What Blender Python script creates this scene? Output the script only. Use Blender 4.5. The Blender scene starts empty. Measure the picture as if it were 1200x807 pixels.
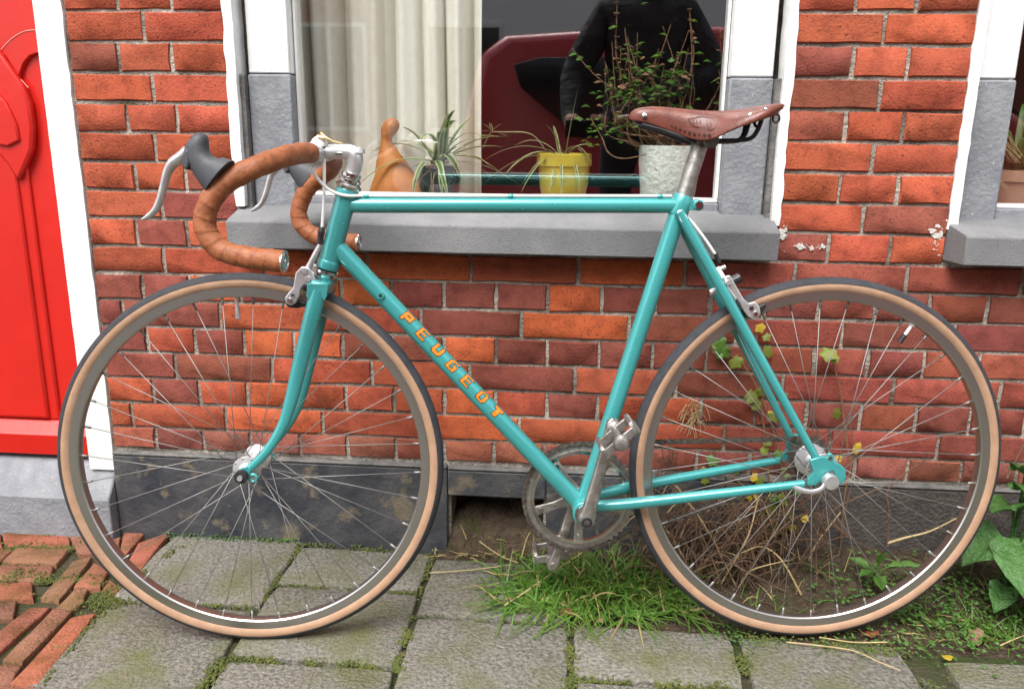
import bpy, bmesh, math, random
import numpy as np
from mathutils import Vector, Matrix, noise
random.seed(7)
PI = math.pi
S = bpy.context.scene
COL = S.collection
V = Vector

# ------------------------------------------------------------------ camera
F, PITCH, YAW, ROLL, CH, CD = 969.5159, 0.25319, -0.07747, 0.012584, 0.9109, 1.6769
_f = V((math.sin(YAW)*math.cos(PITCH), math.cos(YAW)*math.cos(PITCH), -math.sin(PITCH)))
_r = V((math.cos(YAW), -math.sin(YAW), 0)); _u = _r.cross(_f)
_c, _s = math.cos(ROLL), math.sin(ROLL)
CR, CU, CF = _c*_r+_s*_u, -_s*_r+_c*_u, _f
CAM = V((0, -CD, CH))
cd = bpy.data.cameras.new('camera'); cam = bpy.data.objects.new('camera', cd); COL.objects.link(cam)
cd.sensor_fit = 'HORIZONTAL'; cd.sensor_width = 36; cd.lens = F/1200*36; cd.clip_start = .01; cd.clip_end = 300
m = Matrix.Identity(4)
for i in range(3):
    m[i][0], m[i][1], m[i][2], m[i][3] = CR[i], CU[i], -CF[i], CAM[i]
cam.matrix_world = m
S.camera = cam

# ------------------------------------------------------------------ light: bright overcast
SUN_EL, SUN_AZ = math.radians(56), math.radians(200)      # azimuth clockwise from +y (north)
w = bpy.data.worlds.new('World'); S.world = w; w.use_nodes = True
nt = w.node_tree; bg = nt.nodes['Background']
sk = nt.nodes.new('ShaderNodeTexSky'); sk.sky_type = 'NISHITA'; sk.sun_disc = False
sk.sun_elevation = SUN_EL; sk.sun_rotation = SUN_AZ; sk.air_density = 1.2; sk.dust_density = 4; sk.ozone_density = 1
hs = nt.nodes.new('ShaderNodeHueSaturation'); hs.inputs['Saturation'].default_value = .28   # cloud cover greys the sky
nt.links.new(sk.outputs[0], hs.inputs['Color']); nt.links.new(hs.outputs[0], bg.inputs[0]); bg.inputs[1].default_value = .12
sl = bpy.data.lights.new('sun', 'SUN'); sl.energy = 1.5; sl.angle = math.radians(36); sl.color = (1, .97, .92)
so = bpy.data.objects.new('sun', sl); COL.objects.link(so)
sd = V((math.sin(SUN_AZ)*math.cos(SUN_EL), math.cos(SUN_AZ)*math.cos(SUN_EL), math.sin(SUN_EL)))
so.rotation_euler = (-sd).to_track_quat('-Z', 'Y').to_euler(); so.location = sd*20
S.view_settings.view_transform = 'Standard'; S.view_settings.look = 'None'
S.view_settings.exposure = 1.36; S.view_settings.gamma = 1; S.view_settings.use_curve_mapping = False

# ------------------------------------------------------------------ pixel helpers (direction only; distance from the plane touched)
def ray(x, y): return CR*((x-600)/F)+CU*((403.5-y)/F)+CF
def onz(x, y, z=0.): d = ray(x, y); return CAM+d*((z-CH)/d.z)
def ony(x, y, Y=0.): d = ray(x, y); return CAM+d*((Y+CD)/d.y)
def topx(p):
    q = V(p)-CAM; z = q.dot(CF); return 600+F*q.dot(CR)/z, 403.5-F*q.dot(CU)/z
PHI, LEAN = 0.10858, 0.0610
BO = V((-.5572, -.3759, .0))
BM = Matrix.Translation(BO) @ Matrix.Rotation(PHI, 4, 'Z') @ Matrix.Rotation(-LEAN, 4, 'X')
BI = BM.inverted(); _bo = BI @ CAM
def b(x, y, n=0.):                       # pixel -> bicycle coordinates (along, across, up) at offset n from its mid plane
    d = BI.to_3x3() @ ray(x, y); return _bo+d*((n-_bo.y)/d.y)

# ------------------------------------------------------------------ materials
MATS = {}
def mat(name, col, rough=.5, metal=0., col2=None, cs=8., lo=.35, hi=.65, bump=0., bs=60., spec=.5, col3=None, c3s=30., c3lo=.62, c3hi=.7,
        sheen=0., coat=0., rand=0., geo=False, detail=6., transl=0., bd=.01, oc=False, rvar=0.):
    M = bpy.data.materials.new(name); M.use_nodes = True; MATS[name] = M
    t = M.node_tree; N = t.nodes; L = t.links; P = N['Principled BSDF']
    P.inputs['Roughness'].default_value = rough; P.inputs['Metallic'].default_value = metal
    P.inputs['Specular IOR Level'].default_value = spec
    P.inputs['Coat Weight'].default_value = coat; P.inputs['Coat Roughness'].default_value = .12
    if geo: co = N.new('ShaderNodeNewGeometry').outputs['Position']
    else: co = N.new('ShaderNodeTexCoord').outputs['Object']
    def nz(s, d=detail, r=.6):
        n = N.new('ShaderNodeTexNoise'); n.inputs['Scale'].default_value = s; n.inputs['Detail'].default_value = d
        n.inputs['Roughness'].default_value = r; L.new(co, n.inputs['Vector']); return n.outputs['Fac']
    def ramp(fac, a, c):
        r = N.new('ShaderNodeMapRange'); r.inputs[1].default_value = a; r.inputs[2].default_value = c; r.clamp = True
        L.new(fac, r.inputs[0]); return r.outputs[0]
    def mix(fac, A, B, mode='MIX'):
        x = N.new('ShaderNodeMix'); x.data_type = 'RGBA'; x.blend_type = mode
        if isinstance(fac, float): x.inputs[0].default_value = fac
        else: L.new(fac, x.inputs[0])
        for i, q in ((6, A), (7, B)):
            if isinstance(q, tuple): x.inputs[i].default_value = (*q, 1)
            else: L.new(q, x.inputs[i])
        return x.outputs[2]
    c = col
    if oc: c = N.new('ShaderNodeObjectInfo').outputs['Color']
    if col2: c = mix(ramp(nz(cs), lo, hi), c, col2, 'MULTIPLY' if oc else 'MIX')
    if rand:
        h = N.new('ShaderNodeHueSaturation'); o = N.new('ShaderNodeObjectInfo')
        r = N.new('ShaderNodeMapRange'); r.inputs[3].default_value = 1-rand; r.inputs[4].default_value = 1+rand
        L.new(o.outputs['Random'], r.inputs[0]); L.new(r.outputs[0], h.inputs['Value'])
        if isinstance(c, tuple): h.inputs['Color'].default_value = (*c, 1)
        else: L.new(c, h.inputs['Color'])
        c = h.outputs[0]
    if col3: c = mix(ramp(nz(c3s), c3lo, c3hi), c, col3)
    if isinstance(c, tuple): P.inputs['Base Color'].default_value = (*c, 1)
    else: L.new(c, P.inputs['Base Color'])
    if rvar: 
        r = N.new('ShaderNodeMapRange'); r.inputs[3].default_value = max(.03, rough-rvar); r.inputs[4].default_value = min(1, rough+rvar)
        L.new(nz(cs*2), r.inputs[0]); L.new(r.outputs[0], P.inputs['Roughness'])
    if bump:
        bn = N.new('ShaderNodeBump'); bn.inputs['Strength'].default_value = bump; bn.inputs['Distance'].default_value = bd
        L.new(nz(bs, 4), bn.inputs['Height']); L.new(bn.outputs[0], P.inputs['Normal'])
    if transl:
        tr = N.new('ShaderNodeBsdfTranslucent'); ms = N.new('ShaderNodeMixShader'); ms.inputs[0].default_value = transl
        if isinstance(c, tuple): tr.inputs[0].default_value = (*c, 1)
        else: L.new(c, tr.inputs[0])
        L.new(P.outputs[0], ms.inputs[1]); L.new(tr.outputs[0], ms.inputs[2]); L.new(ms.outputs[0], N['Material Output'].inputs[0])
    M['P'] = 1
    return M
mat('brick', (.4, .08, .03), .88, oc=True, geo=True, col2=(.52, .47, .48), cs=30, lo=.46, hi=.78, bump=.55, bs=230, bd=.004, col3=(.085, .034, .028), c3s=170, c3lo=.57, c3hi=.69, spec=.2, detail=9.)
mat('mortar', (.44, .40, .345), .95, col2=(.17, .145, .12), cs=9, lo=.42, hi=.62, bump=1., bs=140, geo=True, spec=.1, col3=(.10, .10, .06), c3s=9, c3lo=.64, c3hi=.76)
mat('white_paint', (.78, .78, .77), .55, bump=.3, bs=35, col2=(.68, .68, .66), cs=20, geo=True, col3=(.42, .38, .33), c3s=55, c3lo=.70, c3hi=.75)
mat('ledge_white', (.58, .56, .52), .9, bump=.4, bs=200, geo=True)
mat('white_wood', (.80, .80, .80), .4, bump=.15, bs=30, geo=True, col2=(.70, .70, .69), cs=9, col3=(.5, .48, .44), c3s=70, c3lo=.70, c3hi=.76)
mat('bluestone', (.17, .178, .198), .75, col2=(.235, .245, .265), cs=22, bump=.35, bs=120, geo=True, col3=(.40, .41, .42), c3s=120, c3lo=.64, c3hi=.74)
mat('sill_stone', (.125, .128, .135), .8, col2=(.20, .20, .205), cs=6, bump=.3, bs=260, geo=True, col3=(.10, .10, .105), c3s=160, c3lo=.58, c3hi=.72)
mat('plinth_paint', (.024, .028, .038), .5, col2=(.075, .075, .078), cs=7, bump=.5, bs=40, geo=True, col3=(.15, .125, .09), c3s=15, c3lo=.57, c3hi=.66, rvar=.15)
mat('plinth_bare', (.045, .040, .037), .85, col2=(.085, .072, .062), cs=16, bump=.8, bs=120, geo=True, col3=(.15, .13, .11), c3s=60, c3lo=.66, c3hi=.74)
mat('ledge', (.17, .16, .15), .85, col2=(.08, .08, .08), cs=24, bump=.5, bs=90, geo=True)
mat('red_door', (.56, .014, .008), .38, coat=.2, bump=.08, bs=25, col2=(.50, .012, .007), cs=5)
mat('red_chip', (.85, .32, .26), .6)
mat('slab', (.245, .232, .20), .92, col2=(.10, .095, .08), cs=130, lo=.38, hi=.66, bump=1., bs=150, bd=.008, geo=True, rand=.10, col3=(.125, .13, .055), c3s=7, c3lo=.46, c3hi=.70, spec=.25, detail=8.)
mat('paver', (.40, .12, .045), .9, oc=True, col2=(.50, .58, .42), cs=14, lo=.42, hi=.66, bump=.7, bs=150, geo=True, spec=.2, col3=(.13, .12, .045), c3s=22, c3lo=.62, c3hi=.74)
mat('soil', (.055, .04, .028), .97, col2=(.10, .075, .052), cs=30, bump=1., bs=90, bd=.02, geo=True, spec=.1, col3=(.05, .075, .018), c3s=9, c3lo=.56, c3hi=.68)
mat('base', (.07, .06, .042), .95, col2=(.04, .055, .018), cs=12, bump=1., bs=120, geo=True, spec=.1)
mat('asphalt', (.05, .05, .052), .9, col2=(.065, .065, .065), cs=60, bump=.5, bs=200, geo=True)
mat('teal', (.058, .345, .345), .26, .25, col2=(.048, .31, .31), cs=9, coat=.6, rvar=.06, col3=(.015, .07, .065), c3s=75, c3lo=.735, c3hi=.75)
mat('chrome', (.72, .72, .71), .2, 1., rvar=.08, col2=(.55, .54, .52), cs=60)
mat('alloy', (.66, .66, .67), .34, .72, rvar=.1, col2=(.52, .52, .53), cs=80)
mat('rim_metal', (.52, .51, .49), .3, .97, col2=(.52, .51, .49), cs=900, bump=.1, bs=900, bd=.002)
mat('worn_steel', (.46, .45, .43), .40, .85, col2=(.27, .255, .235), cs=90, rvar=.12, bump=.2, bs=300)
mat('dark_steel', (.20, .185, .165), .5, .8, col2=(.09, .075, .06), cs=120, rvar=.1)
mat('spoke_steel', (.27, .265, .255), .5, .6)
mat('black_plastic', (.02, .02, .022), .4, bump=.1, bs=200)
mat('hood_rubber', (.045, .048, .058), .55, col2=(.06, .063, .072), cs=40, bump=.15, bs=500)
mat('tread', (.022, .024, .030), .75, col2=(.036, .039, .047), cs=50, bump=.5, bs=500, bd=.003)
mat('gumwall', (.40, .245, .155), .7, col2=(.33, .195, .12), cs=40, bump=.3, bs=600, bd=.002)
mat('bar_tape', (.29, .092, .032), .6, col2=(.19, .056, .02), cs=75, lo=.42, hi=.7, bump=.5, bs=120, bd=.003, col3=(.38, .15, .06), c3s=70, c3lo=.6, c3hi=.72)
mat('leather', (.175, .050, .034), .36, col2=(.105, .028, .019), cs=22, bump=.25, bs=260, bd=.002, rvar=.1, col3=(.24, .08, .045), c3s=14, c3lo=.58, c3hi=.7)
mat('leather_stamp', (.13, .035, .023), .4)
mat('leather_dark', (.05, .02, .013), .7)
mat('white_cable', (.78, .78, .76), .35)
mat('brass', (.62, .44, .2), .3, .9)
mat('orange_print', (.86, .21, .012), .45)
mat('dark_print', (.03, .018, .012), .5)
mat('curtain', (.88, .86, .77), .9, col2=(.82, .79, .70), cs=60, bump=.2, bs=300, transl=.12)
mat('terracotta', (.52, .20, .05), .45, col2=(.40, .135, .03), cs=14, bump=.1, bs=60)
mat('yellow_glaze', (.47, .39, .04), .3, col2=(.38, .32, .035), cs=18, coat=.3)
mat('pot_white', (.60, .63, .58), .6, bump=.9, bs=90, bd=.008)
mat('pot_dark', (.02, .024, .026), .25, coat=.4)
mat('pot_clay', (.42, .25, .17), .8)
mat('potting_soil', (.03, .022, .016), .95, bump=1, bs=80)
mat('leaf_green', (.085, .19, .035), .45, col2=(.06, .14, .025), cs=30, transl=.3)
mat('leaf_cream', (.50, .54, .30), .5, transl=.3)
mat('herb_green', (.10, .22, .025), .5, col2=(.06, .14, .02), cs=60, transl=.3)
mat('dry_stem', (.23, .125, .06), .8, col2=(.15, .08, .04), cs=60)
mat('straw', (.50, .38, .20), .7, col2=(.38, .28, .14), cs=40)
mat('dead_brown', (.085, .048, .03), .85, col2=(.15, .09, .055), cs=40)
mat('grass', (.085, .21, .025), .5, geo=True, col2=(.12, .21, .03), cs=14, lo=.4, hi=.65, transl=.3)
mat('grass_dry', (.34, .27, .11), .7, transl=.2)
mat('moss', (.115, .13, .025), .95, geo=True, col2=(.06, .075, .018), cs=22, bump=.5, bs=300)
mat('vine_leaf', (.18, .23, .03), .5, rand=.25, col2=(.36, .28, .03), cs=45, lo=.48, hi=.7, transl=.35)
mat('vine_yellow', (.55, .40, .04), .55, rand=.15, transl=.3)
mat('big_leaf', (.075, .185, .045), .42, col2=(.05, .13, .03), cs=25, bump=1., bs=55, bd=.012, transl=.2)
mat('weed_leaf', (.085, .19, .03), .5, geo=True, col2=(.05, .125, .02), cs=25, transl=.25)
mat('fallen_red', (.26, .06, .025), .7, col2=(.17, .05, .025), cs=60)
mat('fallen_brown', (.24, .15, .085), .8, col2=(.16, .095, .055), cs=60)
mat('pebble', (.30, .16, .10), .7, col2=(.24, .14, .1), cs=60)
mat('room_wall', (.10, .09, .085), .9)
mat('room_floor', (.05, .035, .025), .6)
mat('inner_sill', (.45, .44, .42), .5)
mat('car_red', (.66, .085, .105), .25, coat=.8)
mat('car_glass', (.015, .018, .02), .05, coat=.5)
mat('rubber', (.02, .02, .02), .8)
mat('render_white', (.80, .80, .79), .9, geo=True, bump=.2, bs=60)
mat('pane_dark', (.02, .022, .025), .08)
mat('coat', (.05, .056, .066), .8, col2=(.012, .014, .018), cs=14, bump=1., bs=9, bd=.05)
mat('denim', (.02, .025, .04), .85)
mat('skin', (.50, .27, .19), .5)
mat('hair', (.03, .02, .013), .6)
mat('phone', (.01, .01, .012), .2)
def glass(name, r0):
    M = bpy.data.materials.new(name); M.use_nodes = True; MATS[name] = M; t = M.node_tree; N = t.nodes
    N.remove(N['Principled BSDF']); lw = N.new('ShaderNodeLayerWeight'); lw.inputs[0].default_value = .5
    pw = N.new('ShaderNodeMath'); pw.operation = 'POWER'; pw.inputs[1].default_value = 5; t.links.new(lw.outputs['Facing'], pw.inputs[0])
    mr = N.new('ShaderNodeMapRange'); mr.inputs[3].default_value = r0; mr.inputs[4].default_value = 1; t.links.new(pw.outputs[0], mr.inputs[0])
    tr = N.new('ShaderNodeBsdfTransparent'); tr.inputs[0].default_value = (.985, .99, .985, 1)
    gl = N.new('ShaderNodeBsdfGlossy'); gl.inputs['Roughness'].default_value = .018; gl.inputs[0].default_value = (1, 1, 1, 1)
    mx = N.new('ShaderNodeMixShader'); t.links.new(mr.outputs[0], mx.inputs[0]); t.links.new(tr.outputs[0], mx.inputs[1]); t.links.new(gl.outputs[0], mx.inputs[2])
    t.links.new(mx.outputs[0], N['Material Output'].inputs[0])
glass('window_glass', .11)

# ------------------------------------------------------------------ object helpers
def link(name, me, mats, parent=None, loc=None):
    o = bpy.data.objects.new(name, me); COL.objects.link(o)
    if mats is not None and not me.materials:
        for k in ([mats] if isinstance(mats, str) else mats): me.materials.append(MATS[k])
    if parent: o.parent = parent
    if loc is not None: o.location = loc
    return o
def build(name, bm, mats, parent=None, loc=None, smooth=40, bev=0., bseg=2):
    bmesh.ops.recalc_face_normals(bm, faces=bm.faces)
    me = bpy.data.meshes.new(name); bm.to_mesh(me); bm.free()
    if smooth: me.shade_smooth(); me.set_sharp_from_angle(angle=math.radians(smooth))
    o = link(name, me, mats, parent, loc)
    if bev:
        q = o.modifiers.new('bevel', 'BEVEL'); q.width = bev; q.segments = bseg; q.limit_method = 'ANGLE'; q.angle_limit = math.radians(35); q.harden_normals = False
    return o
def empty(name, loc=(0, 0, 0), parent=None):
    o = bpy.data.objects.new(name, None); COL.objects.link(o); o.location = loc; o.empty_display_size = .05
    if parent: o.parent = parent
    return o
def tag(o, label, cat, group=None, kind=None):
    if label: o['label'] = label
    if cat: o['category'] = cat
    if group: o['group'] = group
    if kind: o['kind'] = kind
    return o
def BMn(): return bmesh.new()
def quad(bm, pts, mi=0):
    f = bm.faces.new([bm.verts.new(p) for p in pts]); f.material_index = mi; return f
def box(bm, x0, x1, y0, y1, z0, z1, mi=0):
    v = [bm.verts.new((x, y, z)) for x in (x0, x1) for y in (y0, y1) for z in (z0, z1)]
    for a in ((0, 1, 3, 2), (4, 6, 7, 5), (0, 4, 5, 1), (2, 3, 7, 6), (0, 2, 6, 4), (1, 5, 7, 3)):
        bm.faces.new([v[i] for i in a]).material_index = mi
def obox(bm, c, ax, ay, az, mi=0):          # oriented box: half-axis vectors
    c = V(c); v = [bm.verts.new(c+ax*i+ay*j+az*k) for i in (-1, 1) for j in (-1, 1) for k in (-1, 1)]
    for a in ((0, 1, 3, 2), (4, 6, 7, 5), (0, 4, 5, 1), (2, 3, 7, 6), (0, 2, 6, 4), (1, 5, 7, 3)):
        bm.faces.new([v[i] for i in a]).material_index = mi
def loft(bm, rings, cap=True, closed=True, mi=0):
    R = [[bm.verts.new(p) for p in r] for r in rings]; n = len(R[0])
    for a, c in zip(R, R[1:]):
        for i in range(n if closed else n-1):
            j = (i+1) % n; bm.faces.new((a[i], a[j], c[j], c[i])).material_index = mi
    if cap and closed:
        bm.faces.new(R[0][::-1]).material_index = mi; bm.faces.new(R[-1]).material_index = mi
def spline(pts, n=8):
    P = [V(p) for p in pts]; P = [P[0]*2-P[1]]+P+[P[-1]*2-P[-2]]; out = []
    for i in range(1, len(P)-2):
        a, c, d, e = P[i-1:i+3]
        for k in range(n):
            t = k/n; out.append(.5*((2*c)+(d-a)*t+(2*a-5*c+4*d-e)*t*t+(3*c-a-3*d+e)*t**3))
    out.append(P[-2]); return out
def interp(vals, n):
    k = len(vals)-1; out = []
    for i in range(n):
        x = i/(n-1)*k; j = min(int(x), k-1); out.append(vals[j]+(vals[j+1]-vals[j])*(x-j))
    return out
def tube(bm, pts, r, seg=12, cap=True, mi=0, ref=None, flat=1.):
    P = [V(p) for p in pts]; n = len(P); rings = []
    rad = r if callable(r) else (interp(r, n) if isinstance(r, (list, tuple)) else [r]*n)
    t = (P[1]-P[0]).normalized(); nv = (V(ref) if ref else (V((0, 1, 0)) if abs(t.y) < .9 else V((1, 0, 0))))
    nv = (nv-t*nv.dot(t)).normalized(); s = 0
    for i in range(n):
        t = ((P[min(i+1, n-1)]-P[max(i-1, 0)])).normalized()
        nv = (nv-t*nv.dot(t)).normalized(); bv = t.cross(nv)
        if i: s += (P[i]-P[i-1]).length
        ring = []
        for k in range(seg):
            th = 2*PI*k/seg; rr = rad(s, th) if callable(rad) else rad[i]
            ring.append(P[i]+nv*math.cos(th)*rr*flat+bv*math.sin(th)*rr)
        rings.append(ring)
    loft(bm, rings, cap, mi=mi)
def lathe(bm, prof, o=(0, 0, 0), axis='Y', seg=32, cap=True, mi=0, A=None):
    # profile of (radius, along); axis vector A or letter
    A = V(A).normalized() if A is not None else {'X': V((1, 0, 0)), 'Y': V((0, 1, 0)), 'Z': V((0, 0, 1))}[axis]
    e1 = A.orthogonal().normalized(); e2 = A.cross(e1); o = V(o)
    loft(bm, [[o+A*y+(e1*math.cos(2*PI*k/seg)+e2*math.sin(2*PI*k/seg))*max(r, 1e-5) for k in range(seg)] for r, y in prof], cap, mi=mi)
def ringlathe(bm, prof, seg=96, mi=0):      # closed profile revolved about local Y
    n = len(prof); R = []
    for k in range(seg):
        a = 2*PI*k/seg; R.append([bm.verts.new((r*math.cos(a), y, r*math.sin(a))) for r, y in prof])
    for k in range(seg):
        A, B = R[k], R[(k+1) % seg]
        for i in range(n): j = (i+1) % n; bm.faces.new((A[i], A[j], B[j], B[i])).material_index = mi
def prism(bm, poly, vec, mi=0):
    vec = V(vec); A = [bm.verts.new(V(p)-vec*.5) for p in poly]; B = [bm.verts.new(V(p)+vec*.5) for p in poly]; n = len(A)
    bm.faces.new(A[::-1]).material_index = mi; bm.faces.new(B).material_index = mi
    for i in range(n): j = (i+1) % n; bm.faces.new((A[i], A[j], B[j], B[i])).material_index = mi
def rnd(a, c): return random.uniform(a, c)

# ================================================================== GROUND
g = BMn(); quad(g, [(-60, -60, -.13), (60, -60, -.13), (60, 40, -.13), (-60, 40, -.13)])
tag(build('road', g, 'asphalt', smooth=0), None, None, kind='structure')
def soilz(x, y):
    z = -.012 + .004*noise.noise(V((x*30, y*30, 0)))
    def sm(a, c, t): t = max(0, min(1, (t-a)/(c-a))); return t*t*(3-2*t)
    edge = -.045 if x < .0 else -.285          # where the slabs end
    if x > -.31 and y > edge-.02:
        k = sm(edge, -.0, y)*sm(-.31, -.24, x)
        amp = .018+.045*sm(.05, .5, x)
        z += k*amp+ sm(edge+.02, edge+.07, y)*(.012*noise.noise(V((x*9, y*9, 3)))+.007*noise.noise(V((x*31, y*31, 5)))+.004*noise.noise(V((x*80, y*80, 9))))
    if -.275 < x < -.03: z += .075*sm(-.05, .075, y)*(1+.35*noise.noise(V((x*25, y*25, 1))))
    return min(z, .09)
g = BMn(); xs = np.concatenate([np.arange(-2.4, -1.3, .1), np.arange(-1.3, 1.3, .0125), np.arange(1.3, 2.5, .1)]); ys = np.concatenate([np.arange(-2.5, -.65, .1), np.arange(-.65, .16, .0125)])
vv = [[g.verts.new((x, y, soilz(x, y))) for y in ys] for x in xs]
mm = []
for i in range(len(xs)-1):
    for j in range(len(ys)-1):
        f = g.faces.new((vv[i][j], vv[i+1][j], vv[i+1][j+1], vv[i][j+1]))
        x, y = xs[i], ys[j]; f.material_index = 0 if (x > -.32 and y > (-.06 if x < 0 else -.29)) else 1
pav = tag(build('pavement', g, ['soil', 'base'], smooth=60), None, None, kind='structure')
kb = BMn(); box(kb, -12, 12, -2.64, -2.5, -.2, 0); tag(build('kerb', kb, 'ledge', bev=.01), None, None, kind='structure')

def slab_poly(name, poly, th, mats, parent, jit=.003, ch=.006, col=None, dz=0., tilt=(0, 0)):
    c = sum((V(p) for p in poly), V())/len(poly); P = []
    for i, p in enumerate(poly):            # worn outline: extra points along each side
        p = V(p)-c; q = V(poly[(i+1) % len(poly)])-c; n = max(2, int((q-p).length/.035))
        for k in range(n):
            e = p.lerp(q, k/n)
            if k == 0: e = e*.985
            P.append(e+V((rnd(-jit, jit), rnd(-jit, jit), 0)))
    g = BMn()
    def rg(ins, z): return [V((p.x*(1-ins/max(.02, p.length)), p.y*(1-ins/max(.02, p.length)), z+p.x*tilt[0]+p.y*tilt[1])) for p in P]
    loft(g, [rg(0, -th), rg(0, -ch), rg(ch*.35, -ch*.3), rg(ch, 0)])
    o = build(name, g, mats, parent, (c.x, c.y, dz), smooth=50)
    if col: l_ = .3*col[0]+.5*col[1]+.2*col[2]; o.color = (*[(q*.72+l_*.28)*.82 for q in col], 1)
    return o
def rect(x0, x1, y0, y1, s=.005): return [(x0+s, y0+s, 0), (x1-s, y0+s, 0), (x1-s, y1-s, 0), (x0+s, y1-s, 0)]
slabs = [(-.60, -.297, -.192, -.03), (-.598, -.293, -.437, -.197), (-.596, -.29, -.74, -.442), (-.294, .008, -.272, -.05), (-.29, .01, -.575, -.277),
         (.014, .312, -.437, -.277), (.016, .314, -.74, -.442), (.32, .615, -.575, -.281), (.675, .97, -.62, -.318), (.975, 1.27, -.60, -.31), (-.9, -.605, -.58, -.283)]
for x0, x1, y0, y1 in slabs: slab_poly('slab', rect(x0, x1, y0, y1, .0042), .06, 'slab', pav, ch=.0035, jit=.0018, tilt=(rnd(-.010, .010), rnd(-.010, .010)), dz=rnd(-.002, .001))
slab_poly('slab', [(-.905, -.275, 0), (-.6, -.275, 0), (-.606, .0, 0), (-.905, -.0, 0)], .06, 'slab', pav)
slab_poly('slab', [(.622, -.62, 0), (.668, -.62, 0), (.668, -.40, 0), (.622, -.36, 0)], .06, 'slab', pav, dz=-.006)
x = -2.1
for i in range(14):                          # the rest of the footway behind and beside the frame
    for j in range(5):
        x0 = -2.1+i*.303; y1 = -.582-j*.303-(.15 if i % 2 else 0)+(.0 if not i % 2 else .005)
        if y1 > -.75 and -.6 <= x0 < -.3: y1 = -.745
        slab_poly('slab', rect(x0, x0+.3, y1-.296, y1, .004), .06, 'slab', pav, dz=rnd(-.004, -.001)) if y1 < -.74 or x0 < -1.5 else None
PAV = [[(4, 624), (78, 624), (80, 641), (8, 640)], [(3, 657), (20, 642), (80, 643), (66, 661)], [(-40, 677), (-30, 662), (62, 663), (52, 680)],
       [(-40, 700), (-36, 682), (36, 682), (38, 700), (20, 701)], [(-40, 722), (-36, 703), (19, 703), (14, 724)], [(-44, 640), (-38, 625), (0, 625), (2, 640)], [(-46, 659), (-42, 643), (13, 643), (-3, 659)],
       [(49, 698), (85, 657), (107, 652), (70, 701)], [(88, 686), (110, 659), (127, 669), (116, 688)], [(66, 711), (87, 689), (102, 689), (97, 703), (84, 713)],
       [(116, 694), (128, 677), (144, 689), (140, 698)], [(139, 650), (146, 624), (169, 624), (146, 652)], [(149, 662), (162, 637), (199, 624), (165, 667)], [(113, 652), (122, 636), (141, 628), (135, 652), (128, 664)],
       [(-16, 775), (-20, 750), (36, 711), (58, 711)], [(4, 772), (63, 713), (84, 716), (27, 775)], [(13, 799), (84, 724), (112, 719), (43, 800)], [(-40, 800), (-40, 777), (24, 777), (10, 800)],
       [(-60, 830), (-55, 803), (40, 804), (20, 830)], [(80, 624), (110, 624), (112, 645), (92, 648)]]
PC = [(.45, .10, .035), (.33, .13, .05), (.34, .12, .055), (.44, .11, .035), (.30, .11, .06), (.40, .1, .04), (.34, .12, .05), (.30, .13, .05), (.40, .12, .045), (.33, .15, .05), (.38, .12, .04), (.42, .11, .045), (.44, .1, .04), (.36, .11, .05), (.42, .10, .05), (.36, .13, .06), (.48, .11, .03), (.34, .12, .06), (.4, .12, .05), (.32, .11, .05)]
for i, p in enumerate(PAV):
    PQ = [onz(*q) for q in p]; PM = sum(PQ, V())/len(PQ)
    slab_poly('paving_brick', [PM+(q-PM)*1.05 for q in PQ], .05, 'paver', pav, jit=.0015, ch=.004, col=PC[i], dz=rnd(-.002, .002), tilt=(rnd(-.012, .012), rnd(-.012, .012)))

# ================================================================== HOUSE
house = tag(empty('brick_house'), 'red brick house front with white trim, grey stone sills and red door', 'house')
HJ, Z0 = .0582, .1983
W1 = (-.700, .388); W2 = (.722, 1.9); DR = (-2.08, -1.036); ZT = 3.0; ZS = .66
# mortar body with openings, 0.22 thick
def slabwall(xs, zs, hole, y0, y1):
    g = BMn(); solid = {}
    for i in range(len(xs)-1):
        for k in range(len(zs)-1): solid[i, k] = not hole((xs[i]+xs[i+1])/2, (zs[k]+zs[k+1])/2)
    S_ = lambda i, k: solid.get((i, k), False)
    for (i, k), s in solid.items():
        if not s: continue
        a, c, d, e = xs[i], xs[i+1], zs[k], zs[k+1]
        quad(g, [(a, y0, d), (c, y0, d), (c, y0, e), (a, y0, e)]); quad(g, [(a, y1, d), (a, y1, e), (c, y1, e), (c, y1, d)])
        if not S_(i-1, k): quad(g, [(a, y0, d), (a, y0, e), (a, y1, e), (a, y1, d)])
        if not S_(i+1, k): quad(g, [(c, y0, d), (c, y1, d), (c, y1, e), (c, y0, e)])
        if not S_(i, k-1): quad(g, [(a, y0, d), (a, y1, d), (c, y1, d), (c, y0, d)])
        if not S_(i, k+1): quad(g, [(a, y0, e), (c, y0, e), (c, y1, e), (a, y1, e)])
    bmesh.ops.remove_doubles(g, verts=g.verts, dist=1e-5); return g
def hole(x, z): return (ZS+.03 < z < 2.35 and (W1[0] < x < W1[1] or W2[0] < x < W2[1])) or (z < 2.35 and DR[0] < x < DR[1]) or (z < .13 and -.262 < x < -.056)
g = slabwall([-4, DR[0], DR[1], W1[0], -.262, -.056, W1[1], W2[0], W2[1], 4], [-.06, .13, .15, ZS+.03, 2.35, ZT], hole, .0045, .24)
wall = build('wall', g, 'mortar', house, smooth=0)
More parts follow.
